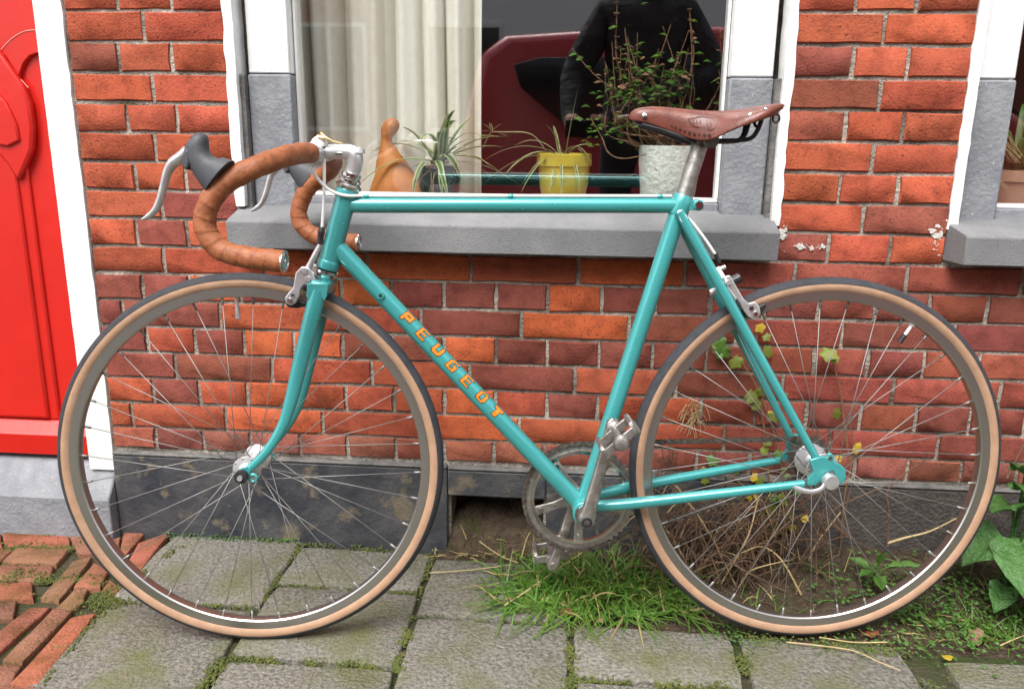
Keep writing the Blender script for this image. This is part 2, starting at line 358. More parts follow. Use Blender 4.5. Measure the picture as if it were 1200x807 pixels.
# bricks -----------------------------------------------------------
def brick_mesh(L, H, seed):
    R = random.Random(seed); g = BMn(); out = []; nx = max(3, int(L/.045))
    for i in range(nx): out.append((-L/2+L*i/nx, -H/2))
    out.append((L/2, -H/2)); out.append((L/2, 0))
    for i in range(nx): out.append((L/2-L*i/nx, H/2))
    out.append((-L/2, H/2)); out.append((-L/2, 0))
    P = []
    for x, z in out:
        cx = abs(abs(x)-L/2) < 1e-6 and abs(abs(z)-H/2) < 1e-6
        k = R.uniform(.6, 1) if not cx else R.uniform(.2, .9)
        P.append((x*(1-.0009*k/L*4)+R.gauss(0, .0008), z*(1-.0006*k/H*4)+R.gauss(0, .0007)))
    def rg(ins, y): return [(p[0]*(1-ins*2/L), y+(R.uniform(-.0006, .0006) if y < .004 else 0), p[1]*(1-ins*2/H)) for p in P]
    loft(g, [rg(0, .012), rg(0, .0022), rg(.0018, -.0004)])
    bmesh.ops.recalc_face_normals(g, faces=g.faces)
    me = bpy.data.meshes.new('brick'); g.to_mesh(me); g.free(); me.materials.append(MATS['brick']); me.shade_smooth(); me.set_sharp_from_angle(angle=math.radians(55)); return me
BMESH = {}
def brick_var(L):
    k = round(L, 2)
    if k not in BMESH: BMESH[k] = [brick_mesh(k, .0500, hash((k, i)) & 0xffff) for i in range(6)]
    return random.choice(BMESH[k]), k
def brick_col(x, row):
    # fired tone of each brick: orange stretchers, purple-brown headers
    r = random.random(); hd = row % 2 == 0 and row < 8
    pd = .50 if (hd and row in (4, 6) and x < .1) else (.28 if hd else (.12 if row < 8 else .05))
    if row >= 5 and row < 8 and -.2 < x < .3: pd = .5
    if x > .3 and row < 8: c = V((.255, .058, .034)) if r > .25 else V((.2, .05, .034))
    elif r < pd: c = V((.20, .050, .032))
    elif r < .5+pd/2: c = V((.33, .066, .030))
    else: c = V((.43, .092, .030))
    if row >= 8: c = V((.37, .074, .034)) if r > .18 else V((.24, .058, .036))
    if row == 0: c = c.lerp(V((.26, .09, .06)), .6)
    h = rnd(.92, 1.16); return (c.x*h, c.y*h*rnd(1.02, 1.22), c.z*h*rnd(1.1, 1.35))
NB = 0; far = BMn()
JN = .0052
def put_brick(x0, x1, row):
    global NB
    L = x1-x0-JN*rnd(.8, 1.15)
    if L < .02: return
    zc = Z0+HJ*(row+.5); z0h = .0536
    if row == 0: zc = Z0+.004+HJ*.5; z0h = .047
    xc = (x0+x1)/2
    pa, pb = topx((x0, 0, zc-.025)), topx((x1, 0, zc+.025))
    vis = pb[0] > -30 and pa[0] < 1230 and pa[1] > -15
    me, k = brick_var(L); o = None
    if vis:
        o = bpy.data.objects.new('brick', me); COL.objects.link(o); o.parent = wall; NB += 1
        o.location = (xc, rnd(-.0014, .0014), zc+rnd(-.0007, .0007)); o.scale = (L/k, 1, z0h/.05*rnd(.97, 1.015))
        o.rotation_euler = (rnd(-.012, .012), rnd(-.005, .005), rnd(-.004, .004)); o.color = (*brick_col(xc, row), 1)
    else:
        box(far, xc-L/2, xc+L/2, 0, .012, zc-.025, zc+.025)
def run(row, joints, x0, x1):
    js = [x0]+[j for j in joints if x0+.035 < j < x1-.035]+[x1]
    for a, c in zip(js, js[1:]): put_brick(a, c, row)
for row in range(0, 47):
    if row % 2 == 0: J = [-.165+.109*k+rnd(-.003, .003) for k in range(-40, 40)]
    else: J = [(-.109 if row % 4 == 1 else 0.)+.2175*k+rnd(-.004, .004) for k in range(-20, 20)]
    xl = DR[1]+.004
    if row < 8: run(row, J, xl, 4)
    elif row < 37:
        for a, c in ((xl, W1[0]-.003), (W1[1]+.003, W2[0]-.003)):
            n = 3 if row % 2 == 0 else 2; d = (c-a)/n
            run(row, [a+d*k+rnd(-.006, .006) for k in range(1, n)], a, c)
        run(row, J, W2[1], 4)
    else: run(row, J, xl, 4)
    run(row, J, -4, DR[0]-.004)
    if row >= 37: run(row, J, DR[0]-.004, xl)
fo = build('brick', far, 'brick', wall, smooth=0); fo['kind'] = 'stuff'; fo.color = (.34, .07, .033, 1)
# paint runs over brick edges beside the openings (ragged white strips)
def ragged(name, x0, x1, z0, z1, y0, y1, mats, parent, jl=.002, jr=.004, st=.012, rag=None):
    g = BMn(); n = int((z1-z0)/st); F_ = []
    for i in range(n+1):
        z = z0+(z1-z0)*i/n; a = x0+rnd(-jl, jl); c = x1+rnd(-jr, jr)
        F_.append([(a, y1, z), (a, y0, z), (c, y0+rnd(0, .001), z), (c, y1, z)])
    loft(g, F_); return build(name, g, mats, parent, smooth=35)
ragged('paint_strip', W1[0]-.006, W1[0]+.014, .752, 2.33, -.0035, .05, 'white_paint', house, jl=.0018, jr=.0008, st=.02)
ragged('paint_strip', W1[1]-.010, W1[1]+.008, .735, 2.33, -.0035, .05, 'white_paint', house, jl=.0008, jr=.0022, st=.02)
ragged('paint_strip', W2[0]-.008, W2[0]+.012, .735, 2.33, -.0035, .04, 'white_paint', house, jl=.0018, jr=.0008, st=.02)
for i in range(3):                           # splashes of old paint on the pier
    cx, cz, sx, sz = [(.455, .695, .05, .008), (.70, .715, .014, .032), (.405, .725, .009, .02)][i]
    g = BMn()
    for k in range(34):
        x = cx+random.gauss(0, sx*.45); z = cz+random.gauss(0, sz*.45); r = rnd(.0008, .0030)*(3 if k % 7 == 0 else 1); n = 13
        c = g.verts.new((x, -.0024, z)); R_ = [g.verts.new((x+r*rnd(.35, 1.3)*math.cos(2*PI*q/n), -.0019, z+r*rnd(.25, .9)*math.sin(2*PI*q/n))) for q in range(n)]
        for q in range(n): g.faces.new((c, R_[q], R_[(q+1) % n]))
        for vtx in [c]+R_: vtx.co.y -= k*.00001
    build('paint_splash', g, 'ledge_white', wall, smooth=0)
# plinth
for x0, x1, z0, mt, y0 in ((-1.03, -.268, -.05, 'plinth_paint', -.013), (-.266, -.052, .133, 'plinth_paint', -.016), (-.05, .33, -.05, 'plinth_paint', -.012), (.332, 4, -.05, 'plinth_bare', -.010), (-4, -2.1, -.05, 'plinth_paint', -.012)):
    g = BMn(); box(g, x0, x1, y0, .0043, z0, .192); box(g, x0+.001, x1-.001, y0-.002, .0043, .1935, .2005, 1)
    build('plinth', g, [mt, 'ledge'], house, bev=.003)
g = BMn(); box(g, -.262, -.056, .085, .2, -.1, .13); build('vent_recess', g, 'soil', house, smooth=0)
# windows
def sill(x0, x1, cut, par):
    g = BMn(); zt, zb, yf, yb = .730, .674, -.062, .055
    P = [(yf, zb), (yf, zt-.003), (yf+.004, zt), (yb, zt+.03), (yb, zb+.0)]
    n = 14; rings = []
    for i in range(n+1):
        x = x0+(x1-x0)*i/n; rings.append([(x+(cut*min(1, (.0-y)/.06) if (i == 0 and y < 0) else 0), y+(rnd(-.0006, .0006)), z+rnd(-.0006, .0006)) for y, z in P])
    loft(g, rings); return build('sill', g, 'sill_stone', par, smooth=30, bev=.002)
def window(x0, x1, lx, rx, cut):
    wn = build('window', (lambda g: (box(g, x0, x1, .062, .10, 2.28, 2.345), g)[1])(BMn()), 'white_wood', house)
    sill(x0-.004 if x0 < 0 else x0-.016, x1-.003, cut, wn)
    for a, c in (lx, rx):
        g = BMn(); box(g, a, c, .032, .11, 1.016, 2.279); build('frame', g, 'white_wood', wn, bev=.003)
        g = BMn(); box(g, a-.001, c+.001, .027, .108, .738, 1.014); build('foot_stone', g, 'bluestone', wn, bev=.004)
        g = BMn(); s = 1 if a == lx[0] else -1
        e = (a-.014, a-.002) if s > 0 else (c+.002, c+.014)
        box(g, e[0], e[1], .012, .1, .742, 1.012); build('mortar_joint', g, 'ledge', wn, smooth=0)
        g = BMn(); q = (c+.002, c+.007) if s > 0 else (a-.007, a-.002)
        box(g, q[0], q[1], .060, .095, .7805, 2.279); build('bead', g, 'white_wood', wn)
    g = BMn(); box(g, lx[1]+.002, rx[0]-.002, .045, .108, .745, .772); build('bottom_rail', g, 'bluestone', wn, bev=.002)
    g = BMn(); box(g, lx[1]+.002, rx[0]-.002, .056, .104, .7725, .7795); build('bead', g, 'white_paint', wn, bev=.002)
    g = BMn(); box(g, lx[1]+.0075, rx[0]-.0075, .074, .080, .780, 2.28); build('glass', g, 'window_glass', wn, smooth=0)
    g = BMn(); box(g, x0-.02, x1+.02, .11, .40, .735, .757); build('inner_sill', g, 'inner_sill', wn, bev=.004)
    return wn
window(W1[0], W1[1], (-.674, -.588), (.284, .366), 0.)
window(W2[0], W2[1], (.742, .815), (1.79, 1.87), .022)
# room behind
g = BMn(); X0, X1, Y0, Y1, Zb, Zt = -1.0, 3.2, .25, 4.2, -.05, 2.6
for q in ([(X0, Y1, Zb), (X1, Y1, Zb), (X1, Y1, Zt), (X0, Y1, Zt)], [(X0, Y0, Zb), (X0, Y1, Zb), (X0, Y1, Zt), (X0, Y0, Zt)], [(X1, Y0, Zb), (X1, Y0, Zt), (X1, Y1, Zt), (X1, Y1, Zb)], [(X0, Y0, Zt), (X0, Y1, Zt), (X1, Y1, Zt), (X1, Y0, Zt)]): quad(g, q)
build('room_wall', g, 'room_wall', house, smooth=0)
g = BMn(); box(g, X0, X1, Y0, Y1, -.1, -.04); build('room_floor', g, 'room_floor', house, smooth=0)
# roof slab so the front is a closed house
g = BMn(); box(g, -4, 4, -.10, 4.4, ZT+.001, ZT+.12); build('roof', g, 'ledge', house)
# door
door = build('door', (lambda g: (box(g, -2.0, -1.092, .048, .085, .17, 2.28), g)[1])(BMn()), 'red_door', house, bev=.002)
def dpoly(name, px, y, th, mt='red_door', bev=.004, par=door):
    g = BMn(); prism(g, [ony(x, yy, y) for x, yy in px], (0, th, 0)); return build(name, g, mt, par, smooth=30, bev=bev, bseg=3)
def xy(px, y): p = ony(*px, y); return p
arc = lambda cx, cy, r, a0, a1, n=10: [(cx+r*math.cos(math.radians(a0+(a1-a0)*i/n)), cy+r*math.sin(math.radians(a0+(a1-a0)*i/n))) for i in range(n+1)]
dpoly('carved_panel', [(-60, -90), (47, -90), (50, 62)]+[(43, 63), (36, 66), (29, 74), (24, 88), (24, 91)]+[(10, 68), (-20, 40), (-60, 30)], .044, .012)
dpoly('carved_leaf', [(-40, 30), (-8, 45), (10, 72), (28, 98), (37, 120), (41, 150), (40, 175), (32, 195), (24, 212), (10, 190), (-14, 165), (-40, 150)], .038, .020, bev=.006)
dpoly('carved_leaf', [(-40, 90), (-10, 100), (8, 120), (20, 145), (24, 165), (10, 172), (0, 170), (-40, 150)], .027, .010, bev=.004)
g = BMn(); box(g, -1.9, -1.178, .040, .052, .25, .90); build('lower_panel', g, 'red_door', door, bev=.005, bseg=3)
g = BMn(); box(g, -1.9, -1.20, .032, .046, .255, .89); build('lower_panel', g, 'red_door', door, bev=.006, bseg=3)
g = BMn(); prism(g, [(-1.545, .03, .17), (-1.545, .018, .173), (-1.545, .014, .222), (-1.545, .040, .250), (-1.545, .055, .250), (-1.545, .055, .17)], (.904, 0, 0)); build('weather_bar', g, 'red_door', door, bev=.002)
for p in ([(0, 60), (12, 47), (26, 38), (38, 35.5), (46, 36)], [(1, 61), (9, 75), (20, 89), (28, 97), (33, 103)]):
    g = BMn(); tube(g, spline([ony(x, y, .0375) for x, y in p], 5), .0009, 6); build('paint_crack', g, 'red_chip', door)
ragged('door_frame', -1.091, -1.032, .152, 2.34, -.004, .09, 'white_paint', house, jl=.0003, jr=.0016, st=.03)
g = BMn(); box(g, -2.08, -2.001, -.004, .09, .15, 2.34); box(g, -2.0, -1.092, .0, .09, 2.285, 2.345); build('door_frame', g, 'white_wood', house)
g = BMn(); quadp = [(.10, .168), (.012, .158), (-.036, .098), (-.040, .092), (-.040, -.06), (.10, -.06)]
loft(g, [[(x, y+rnd(-.001, .001), z) for y, z in quadp] for x in np.linspace(-2.1, -1.034, 12)]); build('doorstep', g, 'bluestone', house, bev=.004, smooth=30)

# ================================================================== BICYCLE
bike = empty('bicycle', BO); bike.rotation_euler = (-LEAN, 0, PHI)
tag(bike, 'turquoise racing bicycle with drop handlebars and brown leather saddle leaning before the window', 'bicycle')
def P3(u, w_, n=0.): return V((u, n, w_))
BB = P3(.586, .256); FA = P3(0, .337); RA = P3(1.005, .337)
SD = V((.281, 0, .960)).normalized()          # steering axis, upwards
HB = P3(.1425, .684); HT = P3(.180, .812)
ST = P3(.7415, .806); sdir = (ST-BB).normalized()
# --- wheels
def wheel(c, rear):
    g = BMn(); ringlathe(g, [(.3165, -.0105), (.3165, -.0085), (.311, -.007), (.311, .007), (.3165, .0085), (.3165, .0105), (.3035, .0105), (.2992, .0100), (.2972, .0080), (.2965, .004), (.2963, 0), (.2965, -.004), (.2972, -.0080), (.2992, -.0100), (.3035, -.0105)], 128)
    wh = build('wheel', g, 'rim_metal', bike, c, smooth=30)
    g = BMn(); R0, rr = .3222, .0140
    ringlathe(g, [(R0+rr*math.cos(a), rr*math.sin(a)*1.0) for a in [math.radians(q) for q in range(-160, 161, 20)]], 128); build('tyre', g, 'gumwall', wh)
    g = BMn(); pr = [(R0+.0149*math.cos(a), .0146*math.sin(a)) for a in [math.radians(q) for q in range(-72, 73, 9)]]
    pr += [(R0+.0132*math.cos(a), .0132*math.sin(a)) for a in [math.radians(q) for q in (66, 35, 0, -35, -66)]]
    ringlathe(g, pr, 160); build('tread', g, 'tread', wh)
    g = BMn()                                  # bright worn brake track edge
    ringlathe(g, [(.3168, -.0109), (.3150, -.0111), (.3150, -.0100), (.3168, -.0100)], 128); ringlathe(g, [(.3168, .0109), (.3150, .0111), (.3150, .0100), (.3168, .0100)], 128); build('rim_edge', g, 'chrome', wh)
    fr, fn, ff = (.0235, -.034, .034) if not rear else (.029, -.034, .022)
    g = BMn(); a = fn; c2 = ff
    lathe(g, [(.0045, a-.021), (.006, a-.020), (.009, a-.012), (.0125, a-.010), (.014, a-.005), (fr, a-.0025), (fr+.001, a-.001), (fr+.001, a+.001), (fr, a+.0025), (.013, a+.007), (.0105, a+.02), (.0105, c2-.02), (.013, c2-.007), (fr, c2-.0025), (fr+.001, c2-.001), (fr+.001, c2+.001), (fr, c2+.0025), (.014, c2+.005), (.0125, c2+.010), (.009, c2+.012), (.006, c2+.020), (.0045, c2+.021)], seg=40)
    hub = build('hub', g, 'alloy', wh, smooth=30)
    for side, n0 in ((0, fn), (1, ff)):
        for lead in (0, 1):
            g = BMn(); s = 1 if lead else -1; nn = n0+(.002 if lead else -.002)
            a0 = math.radians(s*52); h = V((fr*.88*math.cos(a0), nn, fr*.88*math.sin(a0))); rm = V((.2975, .002*(-1 if side == 0 else 1), 0))
            d = (rm-h).normalized(); tube(g, [h, rm], .00075, 6); tube(g, [rm-d*.013, rm+d*.002], .0021, 6)
            lathe(g, [(.0022, -.0015), (.0022, .0015)], h, seg=8)
            bmesh.ops.recalc_face_normals(g, faces=g.faces)
            me = bpy.data.meshes.new('spoke'); g.to_mesh(me); g.free(); me.shade_smooth(); me.materials.append(MATS['spoke_steel'])
            for j in range(9):
                o = bpy.data.objects.new('spoke', me); COL.objects.link(o); o.parent = wh
                o.rotation_euler = (0, math.radians(j*40+lead*20+side*10+(7 if rear else 3)), 0)
    return wh
wf = wheel(FA, False); wr = wheel(RA, True)
def valve(wh, px, n, black):
    g = BMn(); p = b(*px, 0); d = V((p.x, 0, p.z))-wh.location; d = d.normalized()
    o = d*.299; tube(g, [o, o-d*.024], .0030, 10); tube(g, [o-d*.024, o-d*.040], .0040 if not black else .0046, 10, mi=1 if black else 0)
    lathe(g, [(.0055, 0), (.0055, -.004)], o-d*.001, A=d, seg=12)
    build('valve', g, ['white_cable' if black else 'alloy', 'black_plastic'], wh)
valve(wf, (277, 350), 0, False); valve(wr, (1062, 390), 0, True)
# front axle ends + rear quick release
g = BMn(); lathe(g, [(.0105, -.074), (.0115, -.072), (.0115, -.064), (.008, -.062)], FA, seg=20); build('axle_nut', g, 'black_plastic', wf).location = -wf.location
g = BMn(); lathe(g, [(.0045, -.079), (.0045, -.072)], FA, seg=12); lathe(g, [(.008, -.062), (.008, -.056)], FA, seg=16); lathe(g, [(.008, .056), (.009, .068)], FA, seg=16); build('axle', g, 'alloy', wf).location = -wf.location
g = BMn(); Q = P3(1.001, .332); lathe(g, [(.012, -.086), (.0135, -.084), (.0135, -.072), (.009, -.068)], Q, seg=24); lathe(g, [(.0045, -.07), (.0045, .075)], RA, seg=12); lathe(g, [(.010, .062), (.010, .074)], RA, seg=16)
q = [b(968, 566, -.082), b(962, 573, -.084), b(950, 576, -.085), b(936, 573, -.087), b(930, 570, -.088)]
tube(g, spline(q, 5), [.0045, .004, .0042, .0052, .003], 10, flat=.55); build('quick_release', g, 'alloy', wr).location = -wr.location
# --- frame
fm = BMn(); tube(fm, [HB, HT], .0178, 24)
lathe(fm, [(.0188, -.002), (.0195, 0), (.0195, .010), (.0182, .013)], HB, A=SD, seg=24); lathe(fm, [(.0182, -.013), (.0195, -.010), (.0195, 0), (.0188, .002)], HT, A=SD, seg=24)
frame = build('frame', fm, 'teal', bike)
g = BMn(); lathe(g, [(.0195, -.034), (.0205, -.033), (.0205, .033), (.0195, .034)], BB, seg=28); build('bracket_shell', g, 'teal', frame)
g = BMn(); lathe(g, [(.0165, -.030), (.0172, -.028), (.0172, .002), (.016, .004)], ST, A=sdir, seg=24); build('seat_lug', g, 'teal', frame)
T0, T1 = P3(.176, .7885), P3(.738, .7935)
g = BMn(); tube(g, [T0, T1], .0134, 24, False); build('top_tube', g, 'teal', frame)
D0 = P3(.154, .724); ddir = (BB-D0).normalized()
g = BMn(); tube(g, [D0, BB], .0152, 24, False); build('down_tube', g, 'teal', frame)
g = BMn(); tube(g, [BB, ST-sdir*.02], .0147, 24, False); build('seat_tube', g, 'teal', frame)
for s in (-1, 1):
    a = P3(.7345, .7795, s*.0185); c = P3(.990, .352, s*.0615); d = (c-a).normalized()
    g = BMn(); tube(g, [a-d*.004, a.lerp(c, .3), a.lerp(c, .7), c], [.0086, .0088, .0078, .0066], 14)
    st = build('seat_stay', g, 'teal', frame)
    g = BMn(); pu = V((d.z, 0, -d.x)); cc = a-d*.004+V((0, s*.0058, 0))
    lathe(g, [(.0005, .0012), (.006, .0008), (.0075, -.004)], cc+d*.006, A=V((0, s, 0)), seg=16)
    for v in g.verts: k = (v.co-cc).dot(d); v.co += d*k*1.1
    build('stay_cap', g, 'white_cable', st)
    a = P3(.604, .266, s*.024); c = P3(.962, .322, s*.0625)
    g = BMn(); tube(g, spline([a, a.lerp(c, .2)+V((0, s*.006, 0)), a.lerp(c, .6)+V((0, s*.004, 0)), c], 5), [.0105, .0105, .009, .0075], 14); build('chain_stay', g, 'teal', frame)
    n0 = s*.0645
    if s < 0: px = [(948, 538), (955, 536), (962, 534), (969, 535), (969, 531), (974, 530), (977, 535), (976, 540), (984, 543), (991, 550), (990, 561), (983, 568), (972, 570), (975, 562), (978, 555), (975, 550), (966, 554), (961, 563), (955, 568), (945, 568), (946, 560), (953, 553)]
    pts = [b(x, y, -.0645) for x, y in px]; pts = [V((p.x, n0, p.z)) for p in pts]
    g = BMn(); prism(g, pts, (0, .007, 0)); dr = build('dropout', g, 'teal', frame, bev=.0015)
    g = BMn(); e = b(972, 536, -.0645); lathe(g, [(.0035, 0), (.0035, .009)], V((e.x, n0-.0045, e.z)), seg=12); build('eyelet', g, 'dark_steel', dr)
g = BMn(); br = P3(.748, .775); tube(g, [P3(.765, .738, -.022), P3(.765, .738, .022)], .006, 12); build('stay_bridge', g, 'teal', frame)
g = BMn(); e = ST+V((.0245, 0, -.012)); lathe(g, [(.009, -.013), (.0095, -.011), (.0095, .011), (.009, .013)], e, seg=20); obox(g, e-V((.009, 0, 0)), V((.009, 0, 0)), V((0, .011, 0)), V((0, 0, .008))); build('binder_ear', g, 'teal', frame, bev=.001)
g = BMn(); lathe(g, [(.0068, -.017), (.0072, -.016), (.0072, -.011)], e, seg=6); build('seat_bolt', g, 'chrome', frame)
for x, y in ((430, 232), (598, 232), (772, 233)):
    g = BMn(); p = b(x, y+7, 0); c = T0.lerp(T1, (p.x-T0.x)/(T1.x-T0.x))+V((0, -.006, .0145)); lathe(g, [(.0034, -.0045), (.004, -.003), (.004, .003), (.0034, .0045)], c, A=T1-T0, seg=12); build('cable_clip', g, 'teal', frame)
p = b(446, 346, -.016); g = BMn(); lathe(g, [(.0062, 0), (.0062, .008)], V((p.x, -.0185, p.z)), seg=14); build('shifter_boss', g, 'teal', frame)
g = BMn(); lathe(g, [(.0028, 0), (.003, .004)], V((p.x, -.0195, p.z)), seg=12); build('boss_hole', g, 'black_plastic', frame)
g = BMn(); lathe(g, [(.0165, -.042), (.0172, -.040), (.0172, -.034)], BB, seg=24); lathe(g, [(.012, -.052), (.012, -.042)], BB, seg=20); build('bottom_bracket', g, 'chrome', frame); g = BMn(); lathe(g, [(.0172, .034), (.0165, .042)], BB, seg=24); build('bracket_cup', g, 'chrome', frame)
# --- lettering on the down tube
GL = {'P': ["#######", "#######", "##...##", "#######", "#######", "##.....", "##....."], 'E': ["#######", "##.....", "##.....", "######.", "##.....", "##.....", "#######"],
      'U': ["##...##", "##...##", "##...##", "##...##", "##...##", "#######", ".#####."], 'G': [".######", "###....", "##.....", "##..###", "##...##", "##...##", "#######"],
      'O': [".#####.", "##...##", "##...##", "##...##", "##...##", "##...##", ".#####."], 'T': ["#######", "#######", "..###..", "..###..", "..###..", "..###..", "..###.."]}
pu = V((ddir.z, 0, -ddir.x)); pu = pu if pu.z > 0 else -pu
for ch, px in zip('PEUGEOT', ((478.8, 371.4), (496.4, 390.9), (514.7, 409), (531.8, 427), (549.4, 444.8), (567, 463.3), (586.2, 479.5))):
    p = b(*px, -.0152); s0 = (V((p.x, 0, p.z))-D0).dot(ddir); t0 = math.asin(max(-.5, min(.5, (V((p.x, 0, p.z))-D0).dot(pu)/.0152)))
    n = 14; G_ = np.zeros((n+4, n+4), bool)
    for r in range(7):
        for c in range(7):
            if GL[ch][r][c] == '#': G_[2+r*2:4+r*2, 2+c*2:4+c*2] = True
    D_ = G_.copy()
    for dy in (-1, 0, 1):
        for dx in (-1, 0, 1): D_ |= np.roll(np.roll(G_, dy, 0), dx, 1)
    g = BMn()
    for A_, off, mi in ((D_, .00025, 1), (G_, .0005, 0)):
        vc = {}
        def vt(r, c):
            if (r, c) not in vc:
                al = (c-(n+4)/2)*.00132; ac = ((n+4)/2-r)*.00132
                th = t0+ac/.0152; R_ = .0152+off
                vc[r, c] = g.verts.new(D0+ddir*(s0+al+ac*.12)+(V((0, -1, 0))*math.cos(th)+pu*math.sin(th))*R_)
            return vc[r, c]
        for r in range(n+4):
            for c in range(n+4):
                if A_[r, c]: g.faces.new((vt(r, c), vt(r+1, c), vt(r+1, c+1), vt(r, c+1))).material_index = mi
    build('letter', g, ['orange_print', 'dark_print'], frame, smooth=0)
# --- fork
CRN = P3(.1335, .652)
g = BMn(); obox(g, CRN, V((.0165, 0, -.003)), V((0, .040, 0)), SD*.013); tube(g, [CRN, HB-SD*.004], .0165, 20); fork = build('fork', g, 'teal', bike, bev=.006, bseg=3)
for s in (-1, 1):
    Q = [P3(.1330, .650, s*.034), P3(.117, .590, s*.038), P3(.0965, .515, s*.042), P3(.081, .457, s*.046), P3(.066, .417, s*.049), P3(.040, .376, s*.052), P3(.010, .346, s*.053), P3(.003, .341, s*.053)]
    g = BMn(); tube(g, spline(Q, 6), [.0138, .0140, .0128, .0108, .0090, .0078, .0068, .0060], 18, flat=.75); bl = build('blade', g, 'teal', fork)
    g = BMn(); t = V((0, s*.0575, .337)); prism(g, [t+V(q) for q in ((.014, 0, .010), (.008, 0, .016), (-.004, 0, .011), (-.010, 0, .002), (-.010, 0, -.007), (-.003, 0, -.009), (.006, 0, -.004), (.012, 0, .001))], (0, .005, 0))
    ey = t+V((.0165, 0, -.006)); ring = []
    R1 = [ey+V((.0085*math.cos(a), 0, .0085*math.sin(a))) for a in np.linspace(0, 2*PI, 16, False)]
    tube(g, [ey+V((.0062*math.cos(a), 0, .0062*math.sin(a))) for a in np.linspace(0, 2*PI, 17)], .0028, 8, False); build('fork_end', g, 'teal', fork, bev=.001)
    # lug points on the crown
    g = BMn(); n0 = s*.0415; prism(g, [V((q[0], n0, q[1])) for q in ((.117, .662), (.151, .662), (.148, .640), (.143, .632), (.138, .642), (.132, .626), (.126, .640), (.120, .628), (.114, .640))], (0, .003, 0)); build('crown_lug', g, 'teal', fork, bev=.001)
# --- headset
g = BMn(); lathe(g, [(.0185, .003), (.021, .004), (.022, .008), (.019, .011), (.0165, .013), (.0185, .014), (.019, .018), (.016, .020), (.0145, .022), (.017, .023), (.017, .029), (.0125, .031)], HT, A=SD, seg=28); hset = build('headset', g, 'chrome', bike)
g = BMn(); lathe(g, [(.0185, -.004), (.021, -.005), (.0215, -.009), (.0175, -.013), (.0165, -.016)], HB, A=SD, seg=28); build('lower_cup', g, 'chrome', hset)
# --- stem + bars, turned a little on the steering axis
STEER = math.radians(6.8); PV = P3(.193, .86)
RS = Matrix.Translation(PV) @ Matrix.Rotation(-STEER, 4, 'Z') @ Matrix.Translation(-PV)
if (RS @ P3(.1, .86, -.2)).x > .1: RS = Matrix.Translation(PV) @ Matrix.Rotation(STEER, 4, 'Z') @ Matrix.Translation(-PV)
RI = RS.inverted()
def barpt(x, y, n):                              # pixel -> straight-ahead bar coordinates
    o_ = RI @ _bo; d = RI.to_3x3() @ (BI.to_3x3() @ ray(x, y)); return o_+d*((n-o_.y)/d.y)
CL = barpt(372, 178.5, 0); CL.y = 0
def bx(g):                                       # apply the turn of the bars
    for v in g.verts: v.co = RS @ v.co
    return g
g = BMn(); top = P3(.1965, .8715)
tube(g, spline([HT+SD*.028, HT+SD*.046, top-V((.004, 0, .002)), top+V((-.016, 0, .003)), CL+V((.012, 0, .001))], 6), [.0128, .0130, .0132, .0125, .0115], 20)
lathe(g, [(.0, .0), (.009, -.0005), (.0125, -.004), (.0128, -.01)], top+V((.001, 0, .0105)), A=V((0, 0, 1)), seg=20)
stem = build('stem', bx(g), 'alloy', bike, smooth=60)
g = BMn(); lathe(g, [(.0135, -.022), (.0165, -.020), (.0165, .020), (.0135, .022)], CL, seg=28); obox(g, CL+V((-.004, 0, -.017)), V((.008, 0, 0)), V((0, .012, 0)), V((0, 0, .006))); build('clamp', bx(g), 'alloy', stem, bev=.001)
g = BMn(); pr = [(.1755, .868), (.1635, .868), (.1635, .8735), (.1755, .8735)]; prism(g, [V((x, -.0122, z)) for x, z in pr], (0, .0012, 0)); build('stem_badge', bx(g), 'chrome', stem, bev=.0005)
def bar_path(s):
    A = [(364, 179, -.045), (350, 180, -.08), (330, 184.5, -.13), (302, 195, -.172), (276, 207, -.19), (256, 222, -.197), (244, 241, -.2), (240, 262, -.2), (247, 281, -.2), (264, 295, -.2), (290, 301.5, -.2), (316, 304.5, -.2), (333, 306.5, -.2)]
    Q = [barpt(*p) for p in A]
    return [V((q.x, -s*p[2], q.z)) for p, q in zip(A, Q)]
g = BMn(); tube(g, spline([bar_path(-1)[1], bar_path(-1)[0], CL, bar_path(1)[0], bar_path(1)[1]], 6), .0128, 20); hb = build('handlebar', bx(g), 'alloy', bike)
